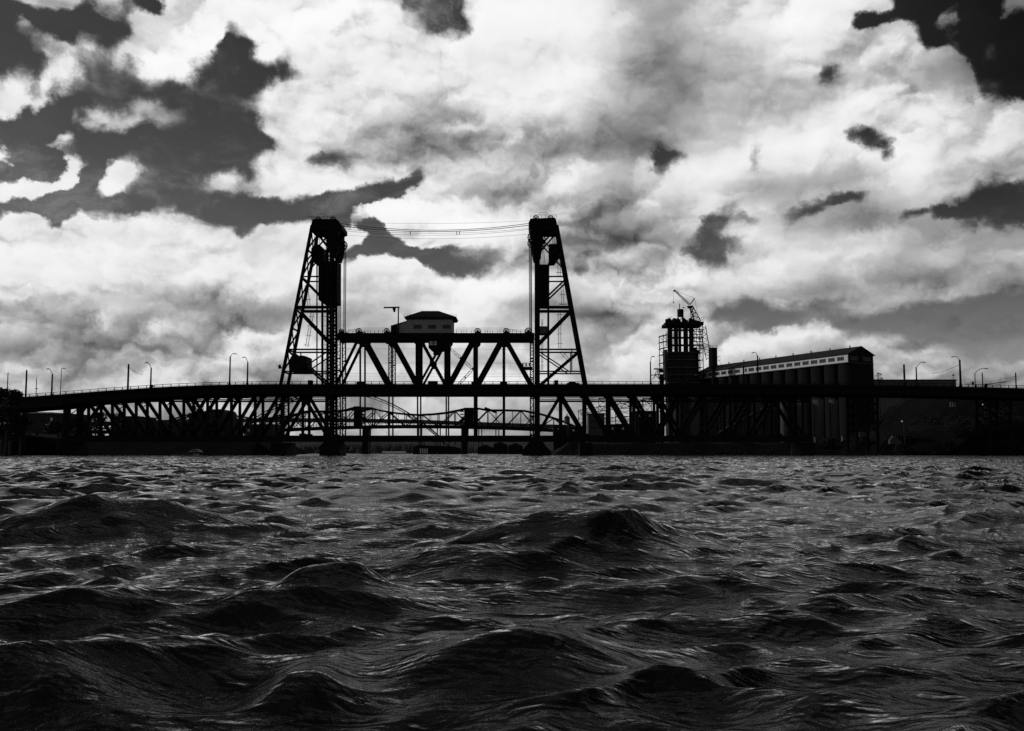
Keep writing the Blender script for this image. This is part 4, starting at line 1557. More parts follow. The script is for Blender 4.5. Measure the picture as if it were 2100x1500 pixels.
for i, (px, top, Y, w) in enumerate(((1700, 900, 322, 6), (1770, 897, 318, 6), (1835, 893, 312, 6), (1868, 884, 310, 7), (1850, 912, 304, 7), (1915, 858, 322, 9), (1955, 873, 304, 8), (1985, 862, 312, 9),
                                     (2010, 878, 302, 8), (1940, 904, 296, 7), (2035, 866, 308, 9), (2062, 858, 310, 9), (2088, 870, 300, 8), (2110, 880, 296, 8), (2075, 905, 290, 7), (2050, 845, 326, 8))):
    p = P(px, top, Y)
    zb = max(.2, right_h(p[0], Y)) - .3
    tree(p[0], Y, zb, max(1.6, p[2] - zb), w, 'dark bush on the right embankment, ' + words[i], 100 + i, n=700, size=.32, name='bush', group='bushes on the right embankment')
# far wood: one mass of conifer tops


def far_wood(Y, px0, px1, ytop, n, seed, label):
    rng = np.random.default_rng(seed)
    vs, fs = [], []
    for i in range(n):
        px = rng.uniform(px0, px1)
        yy = Y + rng.uniform(-60, 60)
        tp = ytop(px) + rng.normal() * 1.1
        x = (px - CX) / F * yy
        zt = P(px, tp, yy)[2]
        w = rng.uniform(3.0, 6.5) * (1 if rng.random() < .6 else 1.6)
        k = 6
        for lv in range(3):
            z0 = 1 + (zt - 1) * (.0 + .28 * lv)
            z1 = z0 + (zt - z0) * (1.0 if lv == 2 else .75)
            o = len(vs)
            rw = w * (1 - .27 * lv)
            for q in range(k):
                a = 2 * math.pi * q / k + rng.uniform(-.2, .2)
                vs.append((x + rw * math.cos(a), yy + rw * math.sin(a), z0))
            vs.append((x, yy, z1))
            for q in range(k):
                fs.append((o + q, o + (q + 1) % k, o + k))
    me = bpy.data.meshes.new('far_wood')
    me.from_pydata(vs, [], fs)
    me.materials.append(LEAF2)
    o = put('far_wood', me, kind='stuff')
    o['label'] = label
    return o


far_wood(1420, 560, 1120, lambda x: float(np.interp(x, [560, 650, 700, 760, 830, 870, 900, 1120], [918, 913, 911, 913, 911.5, 914, 918, 922])), 420, 1,
         'ragged line of conifers on the far shore under the bridge')

# ================================================================== second bridge (low truss bridge with bascule leaves)
YB2, YB3 = 800.0, 812.0
K2 = YB2 / F
b2 = thing('bascule_bridge', 'second, lower truss bridge with humped top chord seen through the lift span', 'bridge', P(858, 878, YB2 + 6))
TOPC = [(150, 872), (283, 866), (345, 863), (385, 851), (430, 843), (462, 850), (525, 860), (590, 854), (627, 844), (690, 843.5), (716, 839.5), (738, 836.5), (762, 837), (774, 841), (802, 846), (830, 849.5),
        (858, 851), (888, 849.5), (915, 846.5), (938, 842), (955, 838), (982, 838), (1000, 841.5), (1040, 841.5), (1075, 842.5), (1112, 850), (1150, 862), (1178, 874)]


def tyc(x):
    return float(np.interp(x, [t[0] for t in TOPC], [t[1] for t in TOPC]))


def byc(x):
    return 875.0 + 7.0 * min(1.6, ((x - 850) / 270.0) ** 2)


def m2(name, x0, y0, x1, y1, w, both=True, d=.8):
    for Y in ((YB2, YB3) if both else (YB2,)):
        a, b = P(x0, y0, YB2), P(x1, y1, YB2)
        MB().beam((a[0], Y, a[2]), (b[0], Y, b[2]), w * K2, d).build(name, STEEL, b2)


for (xa, ya), (xb, yb) in zip(TOPC[:-1], TOPC[1:]):
    m2('top_chord', xa, ya, xb, yb, 3.2)
xs = list(range(150, 1181, 34))
for xa, xb in zip(xs[:-1], xs[1:]):
    m2('bottom_chord', xa, byc(xa), xb, byc(xb), 6.6)
    a, b = P(xa, byc(xa), YB2), P(xb, byc(xb), YB2)
    MB().beam((a[0], YB2 + 6, a[2] + .6), (b[0], YB2 + 6, b[2] + .6), .5, 11).build('road_deck', STEEL2, b2)
for i, x in enumerate(xs[1:-1]):
    if 722 < x < 768 or 942 < x < 985:
        continue
    m2('post', x, tyc(x), x, byc(x), 1.5)
for i, (xa, xb) in enumerate(zip(xs[:-1], xs[1:])):
    if i % 2:
        m2('diagonal', xa, tyc(xa), xb, byc(xb), 1.8)
        if 880 < xa or xa < 700:
            m2('diagonal', xa, byc(xa), xb, tyc(xb), 1.4)
    else:
        m2('diagonal', xa, byc(xa), xb, tyc(xb), 1.8)
        if 760 < xa < 860:
            m2('diagonal', xa, tyc(xa), xb, byc(xb), 1.0)
for x0_, x1_ in ((726, 738), (952, 970)):
    a, b = P(x0_, 836.5, YB2), P(x1_, 873, YB2)
    MB().box(a[0], b[0], YB2 - 1, YB3 + 1, b[2], a[2]).build('counterweight', STEEL, b2)
    for yy in (843, 849, 855):
        p0, p1 = P(x1_ + 2 if x0_ == 726 else x0_ - 8, yy, YB2), P(x1_ + 12 if x0_ == 726 else x0_ - 1, yy + 2.4, YB2)
        MB().box(p0[0], p1[0], YB2 - 1, YB2 + 1, p1[2], p0[2]).build('machinery_beam', STEEL, b2)
m2('heel_plate', 741, 858, 756, 864, 3)
m2('strut', 738, 842, 762, 838, 2)
m2('strut', 738, 870, 764, 846, 2)
m2('post', 764, 838, 764, 876, 2)
m2('post', 978, 839, 978, 876, 1.6)
m2('strut', 970, 846, 990, 874, 1.8)
m2('heel_plate', 942, 866, 952, 857, 5)
m2('strut', 704, 842, 728, 835.5, 3)
m2('strut', 994, 836.5, 1018, 846, 4)
m2('cap', 725, 835, 741, 835, 2.6)
for x in (749.5, 953.5, 560, 1160, 300):
    a, b = P(x - 5.4, 880, YB2), P(x + 5.4, 936, YB2)
    MB().box(a[0], b[0], YB2 - 2, YB3 + 2, -1, a[2]).build('pier', CONC, b2)
    MB().box(a[0] - .6, b[0] + .6, YB2 - 2.4, YB3 + 2.4, a[2] + .01, a[2] + 1.2).build('pier_cap', CONC, b2)

for i, (xa, xb) in enumerate(zip(xs[:-1], xs[1:])):
    xm = (xa + xb) / 2
    if 722 < xm < 768 or 942 < xm < 985:
        continue
    m2('sub_post', xm, tyc(xm), xm, byc(xm), .7)
    m2('deck_rail', xa, byc(xa) - 6.5, xb, byc(xb) - 6.5, .6, both=False)

# ================================================================== far arch bridge
YA = 1800.0
KA = YA / F
arch = thing('arch_bridge', 'far steel arch bridge, its thin double rib curving down behind the lift span', 'bridge', P(688, 900, YA))


def ay(x):
    return 801 + .0021 * (x - 688) ** 2


ax_ = list(range(470, 906, 12))
for x0_, x1_ in zip(ax_[:-1], ax_[1:]):
    for Y in (YA, YA + 24):
        a, b = P(x0_, ay(x0_), YA), P(x1_, ay(x1_), YA)
        MB().beam((a[0], Y, a[2]), (b[0], Y, b[2]), 1.9 * KA, 1.5).build('rib', STEEL2, arch)
        a, b = P(x0_, ay(x0_) + 4.5, YA), P(x1_, ay(x1_) + 4.5, YA)
        MB().beam((a[0], Y, a[2]), (b[0], Y, b[2]), 1.1 * KA, 1.2).build('rib', STEEL2, arch)
    a, b = P(x0_, ay(x0_), YA), P(x0_, ay(x0_) + 4.5, YA)
    MB().beam(a, b, .7 * KA, 1).build('rib_brace', STEEL2, arch)
for x in range(540, 840, 15):
    if ay(x) + 5 < 858:
        a, b = P(x, ay(x) + 4, YA), P(x, 860, YA)
        MB().beam(a, b, .18, .18).build('hanger', CABLE, arch)
dk = [(150, 867), (300, 862), (450, 858.5), (688, 857.5), (850, 860.5), (950, 864), (1000, 866), (1180, 872)]
for (xa, ya), (xb, yb) in zip(dk[:-1], dk[1:]):
    a, b = P(xa, ya + 4.6, YA), P(xb, yb + 4.6, YA)
    MB().beam(a, b, 7.6 * KA, 22).build('road_deck', FARM, arch)
for x in (180, 250, 330, 400, 500, 862, 900, 950, 985, 1020, 1100):
    for dx in (-3, 3):
        a = P(x + dx, 868, YA)
        MB().box(a[0] - 1, a[0] + 1, YA - 3, YA + 3, 0, a[2]).build('column', FARM, arch)

# ================================================================== grain terminal
YR = 400.0
A0 = Vector(((1742 - CX) / F * YR, YR, 0))
DW = Vector((-.468, .884, 0)).normalized()      # along the long wall, away from us
NW = Vector((.884, .468, 0)).normalized()       # across the roof, away from the camera side
ZW0, ZW1, ZR = 42.0, 45.6, 49.3
LG = 106.0
WG = 16.5
GZ = 4.2
sil = thing('grain_elevator', 'long dark grain silo building with pale windowed gallery under a low gabled roof', 'building', (A0[0], A0[1], GZ))


def W(s, w, z):
    return Vector((A0[0], A0[1], 0)) + DW * s + NW * w + Vector((0, 0, z))


def wbox(mb, s0, s1, w0, w1, z0, z1):
    vs = [W(s, w, z) for z in (z0, z1) for w in (w0, w1) for s in (s0, s1)]
    mb.add(vs, [(0, 2, 3, 1), (4, 5, 7, 6), (0, 1, 5, 4), (2, 6, 7, 3), (0, 4, 6, 2), (1, 3, 7, 5)])
    return mb


# a box body, the row of silos along the river side and the pale gallery on top
MBb = MB()
wbox(MBb, 0, LG + 28, 5.0, WG, GZ, ZW0 - .02)
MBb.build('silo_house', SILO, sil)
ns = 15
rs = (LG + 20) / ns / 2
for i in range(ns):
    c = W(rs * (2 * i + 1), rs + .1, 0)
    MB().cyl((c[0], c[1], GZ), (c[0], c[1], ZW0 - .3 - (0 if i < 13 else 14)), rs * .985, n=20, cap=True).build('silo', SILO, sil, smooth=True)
wbox(MB(), -.25, LG + .2, -.12, WG + .2, ZW0 - .29, ZW0 - .03).build('roof_slab', CONC2, sil)
MBg = MB()
wbox(MBg, 0, LG, 0, .3, ZW0, ZW1)
wbox(MBg, 0, LG, WG - .3, WG, ZW0, ZW1)
MBg.build('gallery_wall', PALE, sil)
for s0 in (0, LG - .3):
    g = MB()
    a = [W(s0, 0.3, ZW0), W(s0, WG - .3, ZW0), W(s0, WG - .3, ZW1), W(s0, WG / 2, ZR - .45), W(s0, 0.3, ZW1)]
    b = [p + DW * .3 for p in a]
    g.add(a + b, [(4, 3, 2, 1, 0), (5, 6, 7, 8, 9), (0, 1, 6, 5), (1, 2, 7, 6), (2, 3, 8, 7), (3, 4, 9, 8), (4, 0, 5, 9)])
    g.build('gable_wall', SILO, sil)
for w0, w1, z0, z1, nm in ((-.5, WG / 2, ZW1 - .10, ZR, 'roof'), (WG + .5, WG / 2, ZW1 - .10, ZR, 'roof')):
    a = [W(-.7, w0, z0), W(LG + .5, w0, z0), W(LG + .5, w1, z1), W(-.7, w1, z1)]
    b = [p + Vector((0, 0, .35)) for p in a]
    MB().add(a + b, [(0, 1, 2, 3), (7, 6, 5, 4), (0, 4, 5, 1), (1, 5, 6, 2), (2, 6, 7, 3), (3, 7, 4, 0)]).build(nm, ROOF, sil)
nw = 19
for i in range(nw):
    s0 = 2.2 + i * (LG - 4) / nw
    wd = (LG - 4) / nw * .74
    if i == 12:
        wd *= .35
    fr = MB()
    wbox(fr, s0 - .12, s0, -.06, -.005, ZW0 + .85, ZW0 + 2.75)
    wbox(fr, s0 + wd, s0 + wd + .12, -.06, -.005, ZW0 + .85, ZW0 + 2.75)
    wbox(fr, s0, s0 + wd, -.06, -.005, ZW0 + 2.63, ZW0 + 2.75)
    wbox(fr, s0, s0 + wd, -.10, -.005, ZW0 + .80, ZW0 + .92)
    fo = fr.build('window', PALE, sil)
    k = 4 if i != 12 else 1
    for q in range(k):
        wbox(MB(), s0 + wd * q / k + .06, s0 + wd * (q + 1) / k - .06, -.04, -.003, ZW0 + .94, ZW0 + 2.61).build('pane', GLASS, fo)
for i in range(9):      # ridge vents
    c = W(6 + i * 12, WG / 2, ZR + .3)
    MB().cyl((c[0], c[1], c[2] - .3), (c[0], c[1], c[2] + 1.0), .28, .28, 8).build('roof_vent', ROOF, sil)
for w0 in (1.6, 9.8):     # gable windows
    mb = MB()
    for q in range(4):
        wbox(MB(), -.05, -.01, w0 + q * 1.3, w0 + q * 1.3 + 1.1, ZW0 + .9, ZW0 + 2.8).build('gable_window', GLASS, sil)
wbox(MB(), -.3, -.01, 7.6, 8.2, ZW0, ZR - 1.2).build('gable_post', SILO, sil)
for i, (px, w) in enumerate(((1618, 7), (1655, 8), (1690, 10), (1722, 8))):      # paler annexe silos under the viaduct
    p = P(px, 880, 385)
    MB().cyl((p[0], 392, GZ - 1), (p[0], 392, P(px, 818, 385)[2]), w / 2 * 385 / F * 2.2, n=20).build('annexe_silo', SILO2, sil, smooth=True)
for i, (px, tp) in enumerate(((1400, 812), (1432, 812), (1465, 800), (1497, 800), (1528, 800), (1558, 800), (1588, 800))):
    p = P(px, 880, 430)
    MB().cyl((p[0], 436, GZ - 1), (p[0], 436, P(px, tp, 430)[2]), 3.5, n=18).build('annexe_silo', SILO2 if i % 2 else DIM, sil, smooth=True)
# conveyor running down along the front of the silos
cv = thing('conveyor', 'thin inclined conveyor stepping down in front of the dim silos', 'conveyor', P(1470, 893, 372))
a, b = P(1470, 893, 372), P(1580, 832, 372)
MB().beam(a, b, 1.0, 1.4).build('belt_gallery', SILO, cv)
for k in range(4):
    a0, b0 = a.lerp(b, .04 + k * .26), a.lerp(b, .2 + k * .26)
    MB().beam(a0 + Vector((0, -.2, .75)), b0 + Vector((0, -.2, .75)), .22, 1.2).build('cover', CONC2, cv)
    c = a.lerp(b, .2 + .24 * k)
    MB().beam((c[0], 372, c[2] - .4), (c[0], 372, 4), .5, .5).build('support', SILO, cv)

# ------------------------------------------------------------------ head tower with drum, scaffolds
YE = 485.0
KE = YE / F


def E(px, py, Y=YE):
    return P(px, py, Y)


def ebox(px0, px1, py0, py1, y0, y1):
    a, b = E(px0, py0), E(px1, py1)
    return MB().box(a[0], b[0], y0, y1, b[2], a[2])


ht = thing('head_tower', 'unfinished-looking dark concrete tower of round columns with a drum and mast on top', 'tower', E(1400, 890))
for i, (x, r_) in enumerate(((1373.6, 5.1), (1386.0, 4.4), (1393.8, 3.0), (1405.9, 5.0), (1417.2, 4.9))):
    for Y in (YE, YE + 9):
        a = E(x, 668, Y)
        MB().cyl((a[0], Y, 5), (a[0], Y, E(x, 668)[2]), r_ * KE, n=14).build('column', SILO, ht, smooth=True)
ebox(1364, 1441, 661.5, 667.5, YE - 3, YE + 13).build('head_slab', SILO, ht)
ebox(1363, 1368, 665, 671, YE - 3, YE).build('slab_bracket', SILO, ht)
for i, (x, r) in enumerate(((1374, 5.2), (1384.5, 5.4), (1394, 4.2), (1405, 4.8), (1418, 5.6), (1425, 3.5))):
    a = E(x, 661.4)
    MB().cyl((a[0], YE + 2, a[2]), (a[0], YE + 2, a[2] + r * KE * 1.35), r * KE, r * KE * .8, 12).build('hopper', SILO, ht)
    MB().cyl((a[0], YE + 2, a[2] + r * KE * 1.35), (a[0], YE + 2, a[2] + r * KE * 1.9), r * KE * .8, r * KE * .3, 12).build('hopper', SILO, ht)
a = E(1395.5, 650)
for dx in (-5, 5):
    MB().beam(E(1395.5 + dx, 661), E(1395.5 + dx, 650), .5, .5).build('drum_leg', STEEL, ht)
MB().beam(E(1391, 661), E(1400, 650), .3, .3).build('drum_brace', STEEL, ht)
MB().cyl(a, (a[0], a[1], E(0, 635)[2]), 6.6 * KE, n=18).build('drum', SILO, ht, smooth=True)
MB().cyl(E(1393.5, 635), E(1393.5, 623), .22, n=6).build('mast', STEEL, ht)
MB().box(E(1392, 0)[0], E(1395, 0)[0], YE - .4, YE + .4, E(0, 632)[2], E(0, 630)[2]).build('antenna', STEEL, ht)
for k in range(9):        # floors
    y = 677 + k * 15.4
    e = .0
    if y < 715:
        ebox(1369.5, 1422, y, y + 4.2, YE - 3, YE - 2.6).build('floor_edge', SILO, ht)
        ebox(1422.1, 1441, y, y + 1.6, YE - 3, YE - 2.6).build('floor_edge', SILO, ht)
    else:
        ebox(1369.5, 1434.8, y, y + 1.3, YE - 3, YE + 12).build('floor_edge', CONC2, ht)
ebox(1370, 1434.5, 722, 893, YE - 1.5, YE + 11).build('lower_wall', DIM, ht)
for k in range(9):
    ebox(1374 + k * 7, 1375.6 + k * 7, 722.5, 800, YE - 1.8, YE - 1.51).build('wall_pilaster', SILO, ht)
ebox(1422.5, 1429, 713.5, 722, YE - 1, YE + 10).build('upper_block', SILO, ht)
ebox(1429, 1434.5, 718.5, 722, YE - 1, YE + 10).build('upper_block', SILO, ht)
mb = MB()
for (x0_, x1_, y) in ((1369, 1379, 654), (1433, 1442, 655)):
    for k in range(4):
        xx = x0_ + (x1_ - x0_) * k / 3
        mb.beam(E(xx, 661), E(xx, y - 3 + (k % 2)), .14, .14)
    mb.beam(E(x0_, y - 2), E(x1_, y - 4), .16, .16)
    mb.beam(E(x0_, y + 2), E(x1_, y + 1), .12, .12)
mb.build('head_rail', STEEL, ht)
rr = random.Random(31)
for k in range(16):       # ragged scaffold tubes standing proud of the tower
    x = rr.choice((1366.5, 1369, 1380.5, 1399.5, 1411.8, 1423.5, 1428, 1431))
    y0_ = rr.uniform(664, 800)
    MB().beam(E(x, y0_, YE - 3.2), E(x, y0_ + rr.uniform(14, 40), YE - 3.2), .32, .25).build('scaffold_tube', STEEL, ht)
for y in (680, 686, 694, 701, 709, 716):
    MB().beam(E(1422, y, YE - 3), E(1441, y + rr.uniform(-1, 1), YE - 3), .45, .3).build('platform_edge', STEEL, ht)
for k in range(7):
    y = 680 + 5.5 * k
    MB().beam(E(1423 + (k % 3) * 5, y, YE - 2.8), E(1429 + (k % 3) * 4, y + 7, YE - 2.8), .3, .2).build('platform_brace', STEEL, ht)
for k in range(10):
    x = 1366 + 7.4 * k
    h_ = rr.uniform(1.5, 6)
    MB().beam(E(x, 661.4, YE - 2), E(x + rr.uniform(-.8, .8), 661.4 - h_, YE - 2), .25, .2).build('rebar', STEEL, ht)
for x0_, x1_, y0_, y1_ in ((1365, 1371, 655, 661), (1372, 1380, 657, 661), (1388, 1392, 653, 661), (1401, 1410, 657, 661), (1413, 1424, 655.5, 661), (1424, 1432, 658, 661), (1399, 1403, 652, 661)):
    ebox(x0_, x1_, y0_, y1_ + .3, YE - 1, YE + 1.5).build('formwork', STEEL, ht)
# pale stair shaft
ebox(1361.5, 1368.5, 718, 780, YE - 2, YE + 4).build('stair_shaft', CONC2, ht)


def scaffold(name, label, cols, rows, Y, xs_tilt=0, w=1.3, brace=True, step_y=0):
    t = thing(name, label, 'scaffold tower', E((cols[0] + cols[-1]) / 2, 890, Y))
    for c in cols:
        for yy in (Y, Y + 4):
            p, q = E(c, rows[0] + (step_y if c == cols[0] else 0), yy), E(c, 893, yy)
            q[0] = p[0]
            MB().beam(p, q, w * KE, .35).build('standard', STEEL, t)
    for r in rows:
        for yy in (Y, Y + 4):
            a, b = E(cols[0], r + step_y, Y), E(cols[-1], r, Y)
            MB().beam((a[0], yy, a[2]), (b[0], yy, b[2]), w * .9 * KE, .3).build('ledger', STEEL, t)
    if brace:
        for i, (ra, rb) in enumerate(zip(rows[:-1], rows[1:])):
            for ca, cb in zip(cols[:-1], cols[1:]):
                a, b = E(ca, ra + step_y, Y), E(cb, rb, Y)
                if i % 2:
                    a, b = E(cb, ra, Y), E(ca, rb + step_y, Y)
                MB().beam(a, b, w * .5 * KE, .2).build('brace', STEEL, t)
    return t


scaffold('scaffold', 'open steel frame climbing the left side of the dark head tower', (1352, 1360, 1370), (686, 699, 712, 725, 742, 760, 778), YE - 1, step_y=4)
scaffold('scaffold', 'tall narrow lattice frame along the right side of the dark head tower', (1434, 1441), (665, 680, 694, 709, 724, 739, 754, 769), YE - 1)
# leaning conveyor lattice down to the tank
lb = thing('leaning_lattice', 'slender lattice boom leaning from the head tower down to the small round tank', 'lattice boom', E(1456, 735))
for d in (-.9, .9):
    pts0, pts1 = E(1441, 668), E(1453.5, 738)
    MB().beam(pts0 + Vector((0, 0, 0)) + Vector((d * 2.0 - .2, 0, 0)), pts1 + Vector((d * 1.4, 0, 0)), .35, .3).build('chord', STEEL, lb)
    a_, b_ = pts0, pts1
p, q = E(1441, 668), E(1453.5, 738)
for k in range(12):
    a = p.lerp(q, k / 12) + Vector(((1.7 if k % 2 else -1.9), 0, 0))
    b = p.lerp(q, (k + 1) / 12) + Vector(((-1.7 if k % 2 else 1.7), 0, 0))
    MB().beam(a, b, .24, .2).build('lacing', STEEL, lb)
MB().tube([E(1441, 672), E(1458, 712)], .08, 4).build('stay', CABLE, lb)

# tower crane: lattice leg on the slab, slewing head, jib and strut
cr = thing('lattice_crane', 'black lattice crane on the head tower with its jib pointing up to the left', 'crane', E(1430, 661))


def lat(root, name, p, q, w0, w1, n, t=.3):
    p, q = Vector(p), Vector(q)
    ax = (q - p).normalized()
    s_ = ax.cross(Vector((0, 1, 0))).normalized()
    mb = MB()
    for e in (-1, 1):
        mb.beam(p + s_ * e * w0 / 2, q + s_ * e * w1 / 2, t, t)
    for k in range(n):
        wa, wb = w0 + (w1 - w0) * k / n, w0 + (w1 - w0) * (k + 1) / n
        sgn = 1 if k % 2 else -1
        mb.beam(p.lerp(q, k / n) + s_ * sgn * wa / 2, p.lerp(q, (k + 1) / n) - s_ * sgn * wb / 2, t * .7, t * .7)
        mb.beam(p.lerp(q, k / n) - s_ * wa / 2, p.lerp(q, k / n) + s_ * wa / 2, t * .6, t * .6)
    return mb.build(name, STEEL, root)


lat(cr, 'mast', E(1431, 661, YE + 3), E(1418, 630, YE + 3), 3.6, 1.8, 7, .42)
lat(cr, 'mast', E(1421, 655, YE + 3), E(1417, 632, YE + 3), 1.6, 1.2, 5, .3)
MB().prism([(E(x, y)[0], E(x, y)[2]) for x, y in ((1411, 626.5), (1423, 625.5), (1422, 629.5), (1417, 632), (1413.5, 630))], YE + 2, YE + 4).build('slewing_head', STEEL, cr)
lat(cr, 'jib', E(1414, 625, YE + 3), E(1384, 596.5, YE + 3), 1.0, .7, 11, .26)
MB().beam(E(1384.5, 597.5, YE + 3), E(1381.5, 595.5, YE + 3), .9, .6).build('jib_tip', STEEL, cr)
MB().beam(E(1415.5, 625, YE + 3), E(1424.5, 612, YE + 3), .5, .5).build('backstay_strut', STEEL, cr)
MB().tube([E(1424.5, 612, YE + 3), E(1384, 596.5, YE + 3)], .07, 4).build('pendant_line', CABLE, cr)
MB().tube([E(1424.5, 612, YE + 3), E(1430, 640, YE + 3)], .07, 4).build('pendant_line', CABLE, cr)
MB().tube([E(1381.5, 597, YE + 3), E(1381.5, 619, YE + 3)], .06, 4).build('hoist_line', CABLE, cr)
h = E(1381.5, 620.5, YE + 3)
MB().cyl((h[0], h[1], h[2] - .45), (h[0], h[1], h[2] + .45), .35, .2, 8).build('hook_block', STEEL, cr)

# round tank behind the gallery roof
tk = thing('round_tank', 'small dark upright round tank with a railed top, behind the gallery roof', 'tank', E(1462.5, 880, 470))
a, b = E(1462.5, 753, 470), E(1462.5, 714, 470)
MB().cyl(a, (a[0], a[1], b[2]), 9 * 470 / F, n=10).build('shell', SILO, tk)
MB().cyl((a[0], a[1], E(0, 759, 470)[2]), a, 5 * 470 / F, 8 * 470 / F, n=12).build('hopper', STEEL2, tk)
MB().cyl((a[0], a[1], 4), (a[0], a[1], E(0, 759, 470)[2]), 3.5 * 470 / F, n=10).build('column', SILO, tk)
for y in (733.5, 748):
    c = E(1462.5, y, 470)
    MB().cyl((c[0], c[1], c[2] - .2), (c[0], c[1], c[2] + .2), 9.35 * 470 / F, n=10).build('hoop', STEEL2, tk)
mb = MB()
for k in range(10):
    a0, a1 = 2 * math.pi * k / 10, 2 * math.pi * (k + 1) / 10
    r_ = 9 * 470 / F
    z = b[2]
    mb.beam((a[0] + r_ * math.cos(a0), 470 + r_ * math.sin(a0), z), (a[0] + r_ * math.cos(a0), 470 + r_ * math.sin(a0), z + 1.1), .1, .1)
    mb.beam((a[0] + r_ * math.cos(a0), 470 + r_ * math.sin(a0), z + 1.1), (a[0] + r_ * math.cos(a1), 470 + r_ * math.sin(a1), z + 1.1), .1, .1)
mb.build('top_rail', STEEL, tk)
for y in (732, 739):
    p0 = E(1472, y, 468)
    MB().box(p0[0], p0[0] + 1.1, 467, 468.5, p0[2] - .1, p0[2]).build('platform', STEEL, tk)
    MB().box(p0[0] + 1.0, p0[0] + 1.1, 467, 467.1, p0[2], p0[2] + 1.1).build('platform_rail', STEEL, tk)
MB().tube([E(1474, 738, 468), E(1481, 752, 468)], .07, 4).build('guy_wire', CABLE, tk)

# clutter at the foot of the head tower
ls = thing('loading_spout', 'jumble of dark pipes and spouts at the left foot of the head tower', 'loading spout', E(1345, 790, 470))
for p0, p1, w in (((1336, 770), (1352, 768), 1.6), ((1341, 776), (1346, 762), 1.2), ((1337, 779), (1345, 770), 1), ((1345, 770), (1352, 778), 1), ((1347, 757), (1352, 777), 1.2), ((1341, 757), (1351, 757), 2.5), ((1356, 779), (1372, 775), 1.2)):
    MB().beam(E(*p0, 470), E(*p1, 470), w * KE, .6).build('spout', STEEL, ls)
MB().box(E(1343, 0, 470)[0], E(1350, 0, 470)[0], 469, 473, E(0, 762, 470)[2], E(0, 756, 470)[2]).build('hopper', STEEL, ls)
MB().box(E(1344, 0, 470)[0], E(1351, 0, 470)[0], 469, 471, 4, E(0, 768, 470)[2]).build('support', STEEL, ls)
# sloping stair in front of the gallery end
sr_ = thing('stair_shed', 'pale slatted stair shed stepping up at the left end of the gallery', 'stair', E(1412, 790, 480))
for k in range(5):
    ebox(1403 + k * 4.4, 1407 + k * 4.4, 784 - k * 3.2, 786.5 - k * 3.2, YE - 10, YE - 7).build('step', CONC2, sr_)
MB().beam(E(1402, 790, 476), E(1426, 771, 476), 1.2, 2.0).build('stringer', SILO, sr_)

# ------------------------------------------------------------------ loading gantries behind the right truss span
for i, (x0_, x1_, y0, y1, Y, lab) in enumerate(((1186, 1199, 842, 893, 600, 'narrow lattice gantry nearest the right tower'),
                                               (1228, 1246, 818, 893, 560, 'lattice gantry behind the second panel right of the right tower'),
                                               (1262, 1300, 822, 870, 560, 'wide lattice gantry behind the third panel right of the right tower'),
                                               (1318, 1336, 818, 893, 540, 'lattice gantry beside the pale pipes left of the silos'))):
    g_ = thing('loading_gantry', 'dim steel ' + lab, 'gantry', P((x0_ + x1_) / 2, 893, Y))
    kk = Y / F
    for x in (x0_, x1_):
        MB().beam(P(x, y0, Y), P(x, 893, Y), 1.3 * kk, .5).build('leg', STEEL2, g_)
    n = max(2, int((y1 - y0) / 13))
    for k in range(n + 1):
        y = y0 + (y1 - y0) * k / n
        MB().beam(P(x0_, y, Y), P(x1_, y, Y), 1.0 * kk, .4).build('crossbar', STEEL2, g_)
        if k < n:
            y2 = y0 + (y1 - y0) * (k + 1) / n
            MB().beam(P(x0_, y, Y), P(x1_, y2, Y), .8 * kk, .3).build('brace', STEEL2, g_)
            MB().beam(P(x1_, y, Y + .5), P(x0_, y2, Y + .5), .8 * kk, .3).build('brace', STEEL2, g_)
cvb = thing('conveyor_bridge', 'dim lattice conveyor bridge crossing behind the right truss span', 'conveyor', P(1240, 840, 580))
lat(cvb, 'truss', P(1190, 845, 580), P(1345, 822, 580), 3.0, 3.0, 22, .4)
lat(cvb, 'truss', P(1236, 862, 575), P(1345, 855, 575), 2.5, 2.5, 16, .4)
o = thing('storage_shed', 'dim windowed shed behind the first wide panel right of the right tower', 'building', P(1222, 893, 520))
a, b = P(1207, 850, 520), P(1240, 893, 520)
MB().box(a[0], b[0], 520, 534, 4, a[2]).build('wall', SILO2, o)
MB().box(a[0] - .5, b[0] + .5, 519.4, 534.6, a[2] + .01, a[2] + .5).build('roof', CONC2, o)
for r_ in range(2):
    for k in range(5):
        p0 = P(1209.5 + k * 6, 862 + r_ * 12, 520)
        MB().box(p0[0], p0[0] + 1.1, 519.9, 519.99, p0[2] - 1.6, p0[2]).build('window', GLASS, o)
o = thing('water_tank', 'small domed tank on a post seen just right of the right tower', 'tank', P(1164, 890, 640))
a = P(1163, 868, 640)
MB().cyl(a, (a[0], a[1], P(0, 857.5, 640)[2]), 5.8 * 640 / F, n=14).build('tank', SILO2, o, smooth=True)
MB().cyl((a[0], a[1], P(0, 857.4, 640)[2]), (a[0], a[1], P(0, 853.5, 640)[2]), 6.6 * 640 / F, 1.0, 14).build('roof', STEEL2, o)
MB().cyl((a[0], a[1], P(0, 853.6, 640)[2]), (a[0], a[1], P(0, 848.5, 640)[2]), .5, .2, 6).build('finial', STEEL2, o)
for dx in (-4, 0, 4):
    MB().beam(P(1163 + dx, 868.2, 640), P(1163 + dx * 1.3, 893, 640), .7, .7).build('leg', STEEL2, o)
